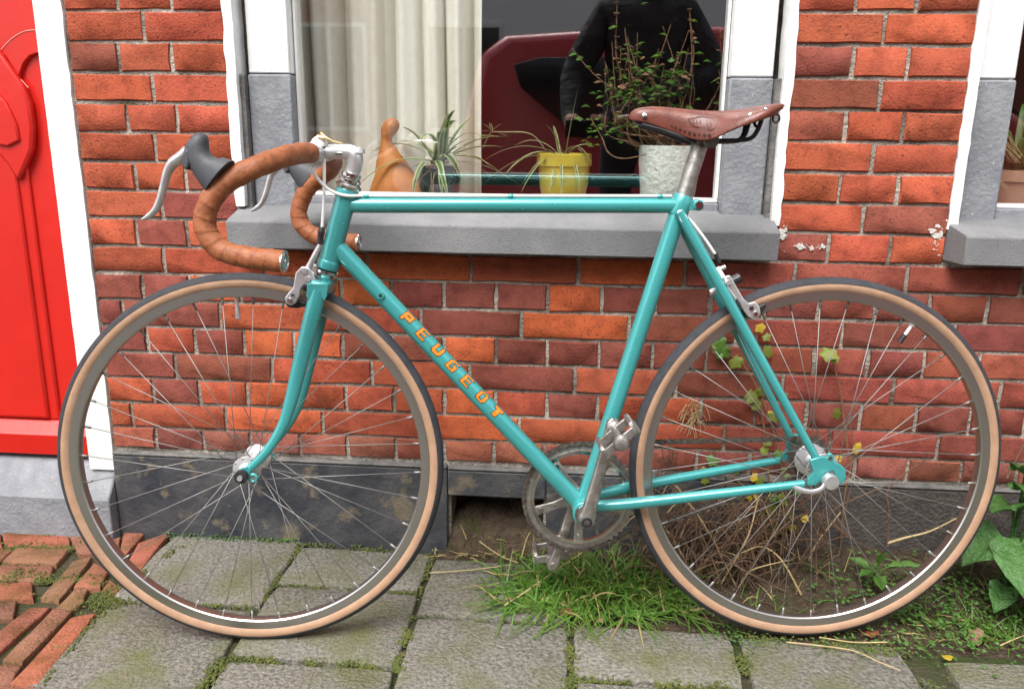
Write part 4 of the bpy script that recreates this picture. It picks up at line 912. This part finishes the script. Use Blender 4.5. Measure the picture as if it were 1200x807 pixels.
# small shelf pot behind + right window plant
random.seed(9)
ap = tag(empty('trailing_plant', (.93, .22, .757)), 'green strappy plant with dry trailing stems in a clay pot inside the right window', 'houseplant')
g = BMn(); lathe(g, [(.04, 0), (.05, .06), (.055, .062), (.055, .085), (.05, .085), (.048, .07)], axis='Z', seg=28); build('pot', g, 'pot_clay', ap)
for k in range(34):
    a = rnd(0, 2*PI); el = rnd(.3, 1.3); build('leaf', clampz(strip((0, 0, .08), (math.cos(a)*math.cos(el)-.15, math.sin(a)*math.cos(el)*.5, math.sin(el)*1.2), rnd(.18, .30), rnd(.004, .007), rnd(.2, .7)), .01, .095-.22), ['leaf_green', 'herb_green'], ap)
for k in range(14):
    r = rnd(.03, .07); p = [V((rnd(-.02, .02), rnd(-.03, 0), .10)), V((-.05-r*.4, -.05, .14+rnd(0, .03))), V((-.07-r*.3, -.06, .09)), V((-.06+rnd(-.03, .03), -.06, .02+rnd(0, .03)))]
    g = BMn(); tube(g, spline(p, 6), .0012, 6); build('stem', g, 'straw', ap)

# ================================================================== PLANTS ON THE GROUND
random.seed(33)
def blade(g, base, d, L, wd, droop, n=4, mi=0):
    d = V(d).normalized(); s = d.cross(V((0, 0, 1))); s = s.normalized() if s.length > .05 else V((1, 0, 0))
    a_ = rnd(0, PI); s = (Matrix.Rotation(rnd(-.9, .9), 3, d) @ s); prev = None
    for i in range(n+1):
        t = i/n; c = V(base)+d*L*t+V((0, 0, -droop*L*t*t)); w_ = wd*(1-t)**.7+.0001
        lo = .004
        if c.z < lo: c.z = lo+rnd(0, .003)
        row = [g.verts.new(c-s*w_), g.verts.new(c+s*w_)]
        if prev: g.faces.new((prev[0], prev[1], row[1], row[0])).material_index = mi
        prev = row
g = BMn()
for k in range(1150):
    x = min(.24, max(-.14, random.gauss(.06, .10))); y = min(-.045, max(-.235, random.gauss(-.15, .055)))
    a = math.atan2(y+.11, x-.05)+random.gauss(0, 1.5); el = abs(random.gauss(.8, .4))
    blade(g, (x, y, soilz(x, y)-.004), (math.cos(a)*math.cos(el), math.sin(a)*math.cos(el)-.15, math.sin(el)+.1), rnd(.06, .165), rnd(.0013, .0030), rnd(.25, 1.1), 6, 1 if random.random() < .07 else 0)
for k in range(330):
    x = rnd(.25, .95); y = rnd(-.27, -.06); a = rnd(0, 2*PI); el = rnd(.5, 1.4)
    blade(g, (x, y, soilz(x, y)-.004), (math.cos(a)*math.cos(el), math.sin(a)*math.cos(el), math.sin(el)), rnd(.03, .085), rnd(.0009, .0016), rnd(.2, .8), 4, 1 if random.random() < .3 else 0)
for k in range(60):
    x = rnd(-.30, -.1); y = rnd(-.06, .0); a = rnd(0, 2*PI); el = rnd(.2, 1.2)
    blade(g, (x, y, soilz(x, y)-.003), (math.cos(a)*math.cos(el), math.sin(a)*math.cos(el), math.sin(el)), rnd(.02, .06), rnd(.0008, .0014), rnd(.2, .8), 4, 1)
for k in range(160):
    x = random.gauss(.80, .06); y = random.gauss(-.22, .03); a = rnd(0, 2*PI); el = rnd(.6, 1.4)
    blade(g, (x, y, soilz(x, y)-.004), (math.cos(a)*math.cos(el), math.sin(a)*math.cos(el), math.sin(el)), rnd(.04, .085), rnd(.0009, .0017), rnd(.2, .8), 4, 0)
tag(build('grass', g, ['grass', 'grass_dry'], smooth=0), 'tuft of long green grass growing at the slab edge under the pedals', 'grass', kind='stuff')
# moss in the joints
g = BMn(); random.seed(44)
def moss_line(p, q, wd, n, h=.006):
    p, q = V(p), V(q)
    for k in range(n):
        t = random.random(); c = p.lerp(q, t)+V((random.gauss(0, wd), random.gauss(0, wd), 0)); cl = noise.noise(V((c.x*18, c.y*18, 2)))
        if cl < -.12: continue
        r = rnd(.0012, .0034); zz_ = rnd(-.007, h*(.4+cl)); a = rnd(0, 2*PI)
        vs = [g.verts.new(c+V((r*math.cos(a+i*2*PI/5), r*math.sin(a+i*2*PI/5), zz_-.002+rnd(0, .002)))) for i in range(5)]; m_ = g.verts.new(c+V((0, 0, zz_+r*.7)))
        for i in range(5): g.faces.new((vs[i], vs[(i+1) % 5], m_))
for p, q, wd, n in [((-.602, -.28, 0), (-.602, -.02, 0), .005, 420), ((-.60, -.44, 0), (-.61, -.58, 0), .008, 620), ((-.60, -.44, 0), (-.295, -.44, 0), .007, 900), ((-.294, -.28, 0), (-.292, -.48, 0), .006, 900), ((-.60, -.195, 0), (-.3, -.195, 0), .004, 330), ((-.296, -.2, 0), (-.296, -.05, 0), .003, 160), ((-.29, -.275, 0), (.01, -.275, 0), .0018, 120),
                    ((.012, -.29, 0), (.012, -.5, 0), .006, 800), ((.02, -.44, 0), (.31, -.44, 0), .008, 700), ((.316, -.29, 0), (.316, -.5, 0), .008, 700), ((.33, -.29, 0), (.62, -.30, 0), .010, 700), ((-.9, -.29, 0), (-.6, -.28, 0), .003, 200), ((-.90, -.27, 0), (-.86, -.02, 0), .006, 400), ((-.895, -.345, 0), (-.872, -.55, 0), .003, 260), ((-.90, -.0, 0), (-.6, .004, 0), .010, 900), ((-.6, -.02, 0), (-.3, -.035, 0), .009, 350), ((-.97, -.24, 0), (-.89, -.30, 0), .016, 1300), ((-1.25, -.10, 0), (-1.1, -.09, 0), .010, 600), ((-1.2, -.2, 0), (-1.06, -.25, 0), .02, 1100), ((-1.3, -.035, 0), (-1.05, -.03, 0), .006, 500), ((.62, -.36, 0), (.64, -.6, 0), .02, 700), ((-1.1, -.24, 0), (-1.0, -.22, 0), .012, 500)]:
    moss_line(p, q, wd, n)
tag(build('moss', g, 'moss', smooth=0), 'green moss and tiny weeds filling the paving joints', 'moss', kind='stuff')
# tiny leafed weeds along the wall foot and rear wheel
g = BMn()
for k in range(1500):
    if k < 900: x = random.gauss(.76, .14); y = min(-.05, random.gauss(-.17, .06))
    elif k < 1200: x = rnd(-.93, -.6); y = rnd(-.02, .0)-.004
    else: x = random.gauss(.32, .03) if k < 1300 else (random.gauss(.02, .015) if k < 1330 else random.gauss(.60, .10)); y = random.gauss(-.285, .02)
    if k < 900 and x < .48: continue
    a = rnd(0, 2*PI); z = soilz(x, y)+rnd(.0, .028) if k < 900 else rnd(-.004, .010)
    small_leaf(g, V((x, y, max(z, .0))), (math.cos(a), math.sin(a), rnd(-.1, .7)), rnd(.006, .014) if k < 900 else rnd(.004, .009), rnd(.0025, .0055) if k < 900 else rnd(.0015, .003))
tag(build('ground_weeds', g, 'weed_leaf', smooth=0), 'low small-leafed weeds covering the soil behind the rear wheel', 'weeds', kind='stuff')
# sprout with broad leaves behind rear wheel
def big_leaf(L, wd, curl=.25, cup=.25, ruf=.04, n=9, mcols=6, heart=False):
    g = BMn(); vs = []
    for i in range(n+1):
        t = i/n; w_ = wd*(math.sin(PI*min(1, t**.72))**.75)*(1 if not heart else (1.15-.3*t))+.0004; row = []
        for j in range(mcols+1):
            a = -1+2*j/mcols; row.append(g.verts.new((a*w_*(1+ruf*math.sin(i*2.3+a*3)), L*t+(-.10*L*abs(a)*(1-t)**2 if heart else 0), -curl*L*t*t+cup*w_*abs(a)**1.5-ruf*w_*3*math.sin(i*1.9+abs(a)*2.5)*abs(a)+(-.004*(abs(a) < .01)))))
        vs.append(row)
    for a, c in zip(vs, vs[1:]):
        for j in range(mcols): g.faces.new((a[j], a[j+1], c[j+1], c[j]))
    return g
def place(o, base, d, roll=0.):
    d = V(d).normalized(); q = d.to_track_quat('Y', 'Z'); o.rotation_euler = (q.to_matrix().to_4x4() @ Matrix.Rotation(roll, 4, 'Y')).to_euler(); o.location = base
def plant(name, label, cat, base, leaves, mt, stem_r=.002, heart=False, ruf=.05, cup=.25):
    pl = tag(empty(name, base), label, cat)
    for d, sl_, L, wd, curl, h in leaves:
        d = V(d).normalized(); e = V((d.x*sl_, d.y*sl_, h)); g = BMn(); tube(g, spline([V((0, 0, -.01)), V((e.x*.35, e.y*.35, h*.7)), e], 5), stem_r, 6); build('stem', g, mt, pl)
        o = build('leaf', big_leaf(L, wd, curl, cup, ruf, heart=heart), mt, pl, smooth=80); place(o, e, d, rnd(-.4, .4))
    return pl
random.seed(12)
sx = onz(1030, 690, .03)
plant('weed_sprout', 'small bright green sprout with oval leaves seen through the rear spokes', 'weed', (sx.x, -.12, soilz(sx.x, -.12)),
      [((.8, -.3, .5), .02, .075, .013, .35, .045), ((-.7, -.5, .3), .015, .045, .011, .3, .035), ((-.2, -.9, .2), .02, .045, .012, .3, .03), ((.5, -.8, .1), .03, .04, .012, .3, .02), ((-.9, .1, .5), .02, .04, .010, .2, .04), ((.1, -.2, 1), .005, .035, .009, .2, .05)], 'weed_leaf')
bl_base = V((.885, -.10, soilz(.885, -.10)))
LV = [((-.75, -.55, .1), .05, .105, .042, .45, .12), ((-.35, -.9, .0), .08, .115, .046, .55, .13), ((.3, -.9, .1), .08, .12, .05, .5, .13), ((-.6, -.5, .45), .03, .09, .036, .4, .18), ((.6, -.5, .3), .06, .11, .044, .4, .17), ((-.1, -.7, .5), .03, .085, .036, .45, .22), ((-.9, -.2, .1), .06, .085, .032, .4, .10),
      ((.1, -.95, -.1), .12, .10, .042, .5, .07), ((-.5, -.85, -.1), .09, .06, .024, .4, .04), ((.9, -.2, .3), .06, .12, .045, .4, .2), ((.8, -.6, .0), .12, .11, .042, .4, .12), ((-.25, -.6, .7), .02, .07, .03, .35, .25), ((.5, -.9, -.1), .15, .09, .04, .5, .05)]
plant('broad_leaf_weed', 'leafy plant with large crinkled dark green leaves against the wall right of the rear wheel', 'plant', bl_base, LV, 'big_leaf', .003, heart=True, ruf=.11, cup=.35)
# creeper on the wall: lobed leaves placed on the brick face
random.seed(3)
vine = tag(empty('creeper', (.47, -.03, .03)), 'thin creeper with yellow green lobed leaves climbing the bricks behind the rear wheel', 'creeper')
def lobed(R):
    g = BMn(); pts = []
    for i in range(20):
        a = 2*PI*i/20; k = .62+.30*abs(math.cos(2.5*(a-PI/2)))**.8+(.08 if i % 2 else 0); k *= (1.05-.35*(math.sin(a) < -.6)); pts.append((R*k*math.cos(a)*rnd(.92, 1.08), R*k*math.sin(a)+R*.55, rnd(-.1, .1)*R-.25*R*math.cos(2*a)**2*.5))
    c = g.verts.new((0, R*.35, .12*R)); vs = [g.verts.new(p) for p in pts]
    for i in range(20): g.faces.new((c, vs[i], vs[(i+1) % 20]))
    return g
VO = vine.location
def vine_leaf(px, R, mt, yy=-.02, tw=None):
    p = ony(*px, yy); o = build('leaf', lobed(R*1.0), mt, vine, smooth=80); d = V((rnd(-.8, .8), -.25, rnd(-1, .5))).normalized()
    nrm = V((rnd(-.35, .35), -1, rnd(.0, .7))).normalized(); y_ = (d-nrm*d.dot(nrm)).normalized(); x_ = y_.cross(nrm)
    o.matrix_local = Matrix.Translation(p-VO) @ Matrix((x_, y_, nrm)).transposed().to_4x4()
for px, R, mt in [((838, 400), .018, 'herb_green'), ((849, 405), .020, 'herb_green'), ((833, 408), .012, 'herb_green'), ((858, 420), .016, 'vine_leaf'), ((868, 428), .012, 'vine_leaf'), ((905, 410), .014, 'vine_leaf'), ((889, 380), .012, 'vine_yellow'), ((896, 392), .010, 'vine_leaf'), ((876, 460), .018, 'vine_leaf'), ((884, 470), .014, 'vine_leaf'), ((895, 456), .012, 'vine_leaf'), ((905, 482), .016, 'vine_leaf'), ((916, 462), .010, 'vine_leaf'),
                  ((973, 408), .019, 'vine_leaf'), ((976, 418), .010, 'vine_leaf'), ((985, 482), .013, 'vine_leaf'), ((1000, 524), .014, 'vine_yellow'), ((981, 534), .009, 'vine_yellow'), ((893, 524), .012, 'vine_leaf'), ((838, 535), .015, 'herb_green'), ((828, 548), .012, 'vine_leaf'), ((884, 578), .015, 'vine_yellow'), ((914, 588), .014, 'vine_leaf'), ((905, 602), .016, 'vine_leaf'), ((918, 616), .018, 'vine_leaf'), ((930, 575), .010, 'herb_green'), ((826, 560), .010, 'vine_leaf'), ((940, 605), .010, 'vine_yellow')]:
    vine_leaf(px, R, mt)
for k in range(24):
    t = random.random(); vine_leaf((random.choice([(832+60*t, 398+60*t), (886+20*t, 400+210*t), (905+25*t, 480+140*t), (820+70*t, 540+20*t)])), rnd(.006, .013), random.choice(['vine_leaf', 'vine_leaf', 'herb_green', 'vine_yellow']))
for q in [[(912, 650), (905, 600), (900, 550), (895, 500), (890, 450), (886, 380)], [(928, 640), (920, 570), (905, 500), (880, 440), (850, 410), (832, 398)], [(995, 540), (990, 500), (985, 460), (978, 430), (973, 408)], [(985, 640), (990, 580), (1000, 530), (995, 490)], [(903, 640), (890, 590), (860, 560), (830, 545)]]:
    g = BMn(); tube(g, spline([ony(x, y, -.014+rnd(-.004, .002))-VO for x, y in q], 6), [.0022, .0016, .0010], 6); build('stem', g, 'dry_stem', vine)
# dead shrub: dry stems and twigs against the plinth
random.seed(17)
ds = tag(empty('dead_shrub', (.40, -.09, .02)), 'tangle of dry brown stems and twigs at the wall foot behind the rear wheel', 'dead plant'); DO = ds.location
for k in range(200):
    c = V((random.gauss(.32, .085), rnd(-.16, -.03), .02)); a = rnd(-.6, PI+.6); h = rnd(.06, .19); L = rnd(.08, .2)
    p = [c, c+V((math.cos(a)*L*.3+rnd(-.02, .02), rnd(-.03, .02), h*.7)), c+V((math.cos(a)*L*.7, rnd(-.03, .02), h+rnd(-.02, .02))), c+V((math.cos(a)*L*1.1, rnd(-.04, .02), h*rnd(.3, 1.)))]
    p = [V((q.x, min(q.y, -.022), max(q.z, .012))) for q in p]
    g = BMn(); tube(g, [q-DO for q in spline(p, 4)], [rnd(.0012, .0022), .0008], 5, cap=False); build('twig', g, 'straw' if random.random() < .16 else 'dead_brown', ds)
for q, r in [([(975, 655), (965, 620), (958, 590), (972, 572), (985, 560)], .003), ([(930, 660), (935, 620), (925, 580), (930, 560)], .003), ([(1040, 636), (1060, 630), (1090, 622), (1125, 605)], .0028), ([(1040, 640), (1042, 600), (1040, 575), (1060, 555), (1082, 540), (1085, 528)], .0022), ([(960, 640), (975, 600), (1000, 585), (1035, 570), (1055, 560)], .0018), ([(1180, 560), (1190, 540), (1200, 520), (1215, 500)], .002), ([(972, 690), (985, 640), (990, 600), (1000, 560)], .0022), ([(940, 680), (955, 640), (985, 600)], .0026)]:
    g = BMn(); tube(g, [q_-DO for q_ in spline([ony(x, y, -.05+.01*i*0) for i, (x, y) in enumerate(q)], 5)], [r, r*.5], 6); build('stem', g, 'straw' if r < .0029 and r > .0024 else 'dead_brown', ds)
rt = BMn(); rt2 = BMn()
for k in range(50):
    c = ony(812+random.gauss(0, 5), 485+rnd(-12, 14), -.012); a = rnd(0, 2*PI); tube(rt, [c-DO, c-DO+V((math.cos(a)*.012, -.006, math.sin(a)*.022)), c-DO+V((math.cos(a)*.018, -.003, math.sin(a)*.03-.012))], .0006, 5, cap=False)
for k in range(60):
    c = ony(778+random.gauss(0, 8), 540+rnd(-25, 25), -.012); a = rnd(0, 2*PI); tube(rt2, [c-DO, c-DO+V((math.cos(a)*.010, -.006, math.sin(a)*.02)), c-DO+V((math.cos(a)*.016, -.003, math.sin(a)*.026-.012))], .0006, 5, cap=False)
build('root_tuft', rt, 'straw', ds); build('root_tuft', rt2, 'dead_brown', ds)
# loose straws
ST_ = [([(516, 597), (550, 625), (585, 650), (607, 659)], .03, 'dry straw stalk slanting from the front tyre to the grass tuft'), ([(503, 671), (545, 668), (580, 664), (600, 661)], .008, 'dry straw stalk lying flat on the slab beside the grass'), ([(591, 709), (620, 690), (660, 662), (700, 635)], .03, 'long pale straw crossing below the pedal'),
       ([(922, 752), (960, 756), (1000, 762), (1030, 775), (1055, 785)], .006, 'thin pale stalk lying on the mossy slab under the rear wheel'), ([(1040, 752), (1000, 752), (960, 746)], .008, 'brown twig lying by the rear tyre contact'), ([(1172, 756), (1185, 750), (1205, 742)], .012, 'pale stick on the soil beside the broad leaved plant')]
for q, z, lab in ST_:
    g = BMn(); P_ = [onz(x, y, z*(.3+.7*(i/(len(q)-1)))+.003) for i, (x, y) in enumerate(q)]; c = P_[0].copy(); tube(g, [p-c for p in spline(P_, 5)], [.0013, .0009], 6)
    tag(build('straw_stalk', g, 'straw', None, c), lab, 'straw')
g = BMn(); random.seed(71)
for k in range(900):
    if k < 450: x = rnd(-.30, 1.0); y = rnd(-.30, -.0); z = soilz(x, y)+.002
    else: x = rnd(-1.2, 1.0); y = rnd(-.60, -.02); z = .0025
    if k < 450 and x < 0 and y < -.05: continue
    small_leaf(g, V((x, y, z)), (math.cos(k*2.4), math.sin(k*2.4), rnd(-.1, .3)), rnd(.003, .010 if k < 450 else .006), rnd(.0006, .0025))
tag(build('leaf_litter', g, 'fallen_brown', smooth=0), 'tiny brown plant crumbs scattered over soil and slabs', 'litter', kind='stuff')
# fallen leaves and pebble
for px, R, mt, lab in [((1022, 738), .016, 'fallen_red', 'red brown fallen leaf lying under the rear tyre'), ((1135, 740), .022, 'fallen_brown', 'curled brown fallen leaf on the soil near the broad leaved plant'), ((1105, 768), .012, 'vine_yellow', 'small yellow fallen leaf on the slab edge'), ((668, 712), .018, 'fallen_red', 'rusty brown leaf scrap at the slab corner below the grass'), ((700, 722), .012, 'fallen_brown', 'small pale brown leaf scrap at the grass edge'), ((1022, 694), .015, 'fallen_red', 'dark red leaf on the soil behind the rear wheel')]:
    p = onz(*px, .006); p.z = max(.004, soilz(p.x, p.y)+.004); g = lobed(R); o = build('fallen_leaf', g, mt, None, p, smooth=80); o.rotation_euler = (rnd(-.3, .3), rnd(-.3, .3), rnd(0, 6)); tag(o, lab, 'leaf')
p = onz(596, 703, .006); g = BMn(); bmesh.ops.create_icosphere(g, subdivisions=3, radius=.0085)
for v in g.verts: v.co *= 1+.08*noise.noise(v.co*120); v.co.z *= .8
tag(build('pebble', g, 'pebble', None, (p.x, p.y, .006), smooth=80), 'round brown pebble on the grey slab near the grass tuft', 'stone')

# ================================================================== ACROSS THE STREET (seen in the window glass)
car = tag(empty('parked_car', (1.36, -3.72, -.10)), 'red hatchback car parked at the kerb, seen only as a reflection in the window', 'car')
def carx(x, y, z): return V((x, y, z))
side = [(-2.05, .30), (-2.1, .55), (-2.06, .85), (-2.02, 1.05), (-1.93, 1.42), (-1.80, 1.52), (-.9, 1.58), (-.1, 1.56), (.45, 1.46), (1.10, 1.02), (1.75, .90), (2.0, .76), (2.08, .5), (2.02, .28), (1.75, .24), (1.72, .40), (1.6, .58), (1.4, .66), (1.2, .58), (1.08, .40), (1.05, .24), (-.95, .24), (-.98, .40), (-1.1, .58), (-1.3, .66), (-1.5, .58), (-1.62, .40), (-1.65, .26)]
g = BMn(); rings = []
for y, sc, dzz in ((-.86, .0, 0), (-.80, 0, 0), (.80, 0, 0), (.86, 0, 0)):
    edge = abs(y) > .83
    rings.append([V((x*(.985 if edge else 1), (y if z < .95 else y*(1-.30*(z-.95))), z*(.99 if edge else 1))) for x, z in side])
loft(g, rings); build('body', g, 'car_red', car, bev=.03, bseg=3, smooth=30)
for s in (-1, 1):
    for pts in ([(-1.74, 1.36), (-1.70, 1.24), (-1.42, 1.02), (-1.1, .98), (-.94, 1.0), (-.97, 1.40), (-1.6, 1.40)], [(-.86, 1.0), (-.88, 1.42), (-.12, 1.43), (-.02, .98)], [(.06, .98), (-.04, 1.42), (.40, 1.34), (.86, .99)]):
        g = BMn(); prism(g, [V((x, s*(.868 if z < .95 else .868-.86*.30*(z-.95)), z)) for x, z in pts], (0, .012, 0)); build('side_window', g, 'car_glass', car, bev=.003)
    for x in (-1.3, 1.4):
        g = BMn(); lathe(g, [(.19, -.09), (.29, -.10), (.31, -.08), (.31, .08), (.29, .10), (.19, .09)], (x, s*.76, .31), seg=32); wl = build('wheel', g, 'rubber', car)
        g = BMn(); lathe(g, [(.185, -.085), (.17, -.095*s*0-.09), (.03, -.07), (.03, .07), (.17, .09), (.185, .085)], (x, s*.76, .31), seg=24); build('rim', g, 'alloy', wl)
    g = BMn(); obox(g, V((-.2, s*.875, .92)), V((.09, 0, 0)), V((0, .012, 0)), V((0, 0, .016))); build('door_handle', g, 'car_red', car, bev=.006)
    g = BMn(); obox(g, V((.70, s*.98, 1.03)), V((.05, 0, 0)), V((0, .09, 0)), V((0, 0, .06))); build('side_mirror', g, 'car_red', car, bev=.02)
    g = BMn(); obox(g, V((1.93, s*.62, .72)), V((.08, 0, -.02)), V((0, .16, 0)), V((0, 0, .06))); build('headlight', g, 'alloy', car, bev=.02)
g = BMn(); prism(g, [V((.50, y, 1.445)) if i < 2 else V((1.08, y, 1.045)) for i, y in enumerate((-.66, .66, .78, -.78))], (.012, 0, .018)); build('windscreen', g, 'car_glass', car)
for k, (xc, wdt, mt, hgt) in enumerate(((-5.2, 4.6, 'brick', 6.5), (0.6, 6.9, 'render_white', 6.2), (7.2, 6.2, 'brick', 6.8))):
    hs_ = tag(empty('facing_house', (xc, -10.6, -.13)), ['brick terraced house across the street, left of the white one', 'white rendered house across the street, reflected in the window', 'brick terraced house across the street, right of the white one'][k], 'house')
    g = BMn(); box(g, -wdt/2, wdt/2, -3, 0, 0, hgt); o = build('wall', g, mt, hs_, smooth=0); o.color = (.28, .09, .06, 1)
    g = BMn(); prism(g, [V((0, .25, hgt)), V((0, -1.5, hgt+1.6)), V((0, -3.2, hgt))], (wdt, 0, 0)); build('roof', g, 'ledge', hs_)
    for i in range(3):
        for j in range(2):
            x = -wdt/2+wdt*(i+.5)/3; z = 1.0+j*2.8
            g = BMn(); box(g, x-.55, x+.55, .001, .05, z, z+1.5); wd_ = build('window', g, 'white_wood', hs_)
            for q in (-1, 1): g = BMn(); box(g, x+(.03 if q > 0 else -.5), x+(.5 if q > 0 else -.03), .051, .06, z+.06, z+1.44); build('pane', g, 'pane_dark', wd_)
fp = BMn(); box(fp, -14, 14, -10.6, -8.6, -.14, -.02); tag(build('far_footway', fp, 'ledge'), None, None, kind='structure')
# the photographer, standing behind the camera
def skinned(name, nodes, edges, mats, root=0):
    me = bpy.data.meshes.new(name); me.from_pydata([n[0] for n in nodes], edges, []); o = bpy.data.objects.new(name, me); COL.objects.link(o)
    sk_ = o.modifiers.new('s', 'SKIN'); 
    for i, n in enumerate(nodes):
        v = me.skin_vertices[0].data[i]; v.radius = (n[1], n[2] if len(n) > 2 else n[1]); v.use_root = (i == root)
    o.modifiers.new('d', 'SUBSURF').levels = 2; o.modifiers['d'].render_levels = 2
    dg = bpy.context.evaluated_depsgraph_get(); m2 = bpy.data.meshes.new_from_object(o.evaluated_get(dg)); m2.name = name
    bpy.data.objects.remove(o); m2.materials.clear()
    for k in mats: m2.materials.append(MATS[k])
    for p_ in m2.polygons:
        c = p_.center; hand = c.y > -1.79 and .85 < c.z < 1.06
        p_.material_index = 2 if (hand or c.z > 1.50) else (0 if c.z > .80 else 1)
        if c.z < .07: p_.material_index = 0
        p_.use_smooth = True
    o2 = bpy.data.objects.new(name, m2); COL.objects.link(o2); return o2
px_, py_ = .27, -2.06
nodes = [((px_, py_, .95), .185, .14), ((px_, py_, 1.12), .18, .135), ((px_, py_+.01, 1.30), .20, .14), ((px_, py_, 1.42), .13, .09), ((px_, py_, 1.50), .06, .06), ((px_, py_+.02, 1.57), .072, .085), ((px_, py_+.025, 1.66), .08, .098), ((px_, py_+.02, 1.74), .06, .07)]
edges = [(i, i+1) for i in range(7)]
def addc(start, pts):
    last = start
    for p in pts: nodes.append(p); edges.append((last, len(nodes)-1)); last = len(nodes)-1
    return last
for s in (-1, 1):
    addc(0, [((px_+s*.10, py_, .86), .095), ((px_+s*.11, py_+.02, .50), .068), ((px_+s*.115, py_-.01, .12), .045), ((px_+s*.115, py_, .05), .045), ((px_+s*.12, py_+.13, .035), .038)])
    ex = px_+s*.31; hx = .012+s*.055
    h = addc(3, [((px_+s*.17, py_, 1.41), .075), ((ex, py_+.05, 1.15), .07), ((hx+s*.03+.02, -1.84, .965), .038), ((hx+s*.005, -1.785, .945), .03, .02)])
    for k in range(4):
        x = hx-s*.0; z = .962-.021*k
        addc(h, [((hx-s*.004, -1.750, z), .0095), ((hx-s*.012, -1.727, z), .0088), ((hx-s*.030, -1.722, z-.002), .008)])
    addc(h, [((hx-s*.012, -1.765, .972), .0105), ((hx-s*.030, -1.748, .966), .009)])
per = skinned('person', nodes, edges, ['coat', 'denim', 'skin'])
tag(per, 'person in a dark coat and jeans holding a phone, reflected in the window', 'person')
g = BMn(); bmesh.ops.create_uvsphere(g, u_segments=24, v_segments=14, radius=1)
for v in g.verts:
    c = v.co; v.co = V((px_+c.x*.092, py_+.012+c.y*.112-.012, 1.70+c.z*.085)); 
    if c.y > .35 and c.z < .25: v.co.y -= .05; v.co.z += .02
build('hair', g, 'hair', per)
g = BMn(); box(g, -.065, .08, -1.722, -1.713, .885, .955); tag(build('phone', g, 'phone', None, bev=.003), 'black phone held level in the hands of the person', 'phone')
print('bricks', NB)
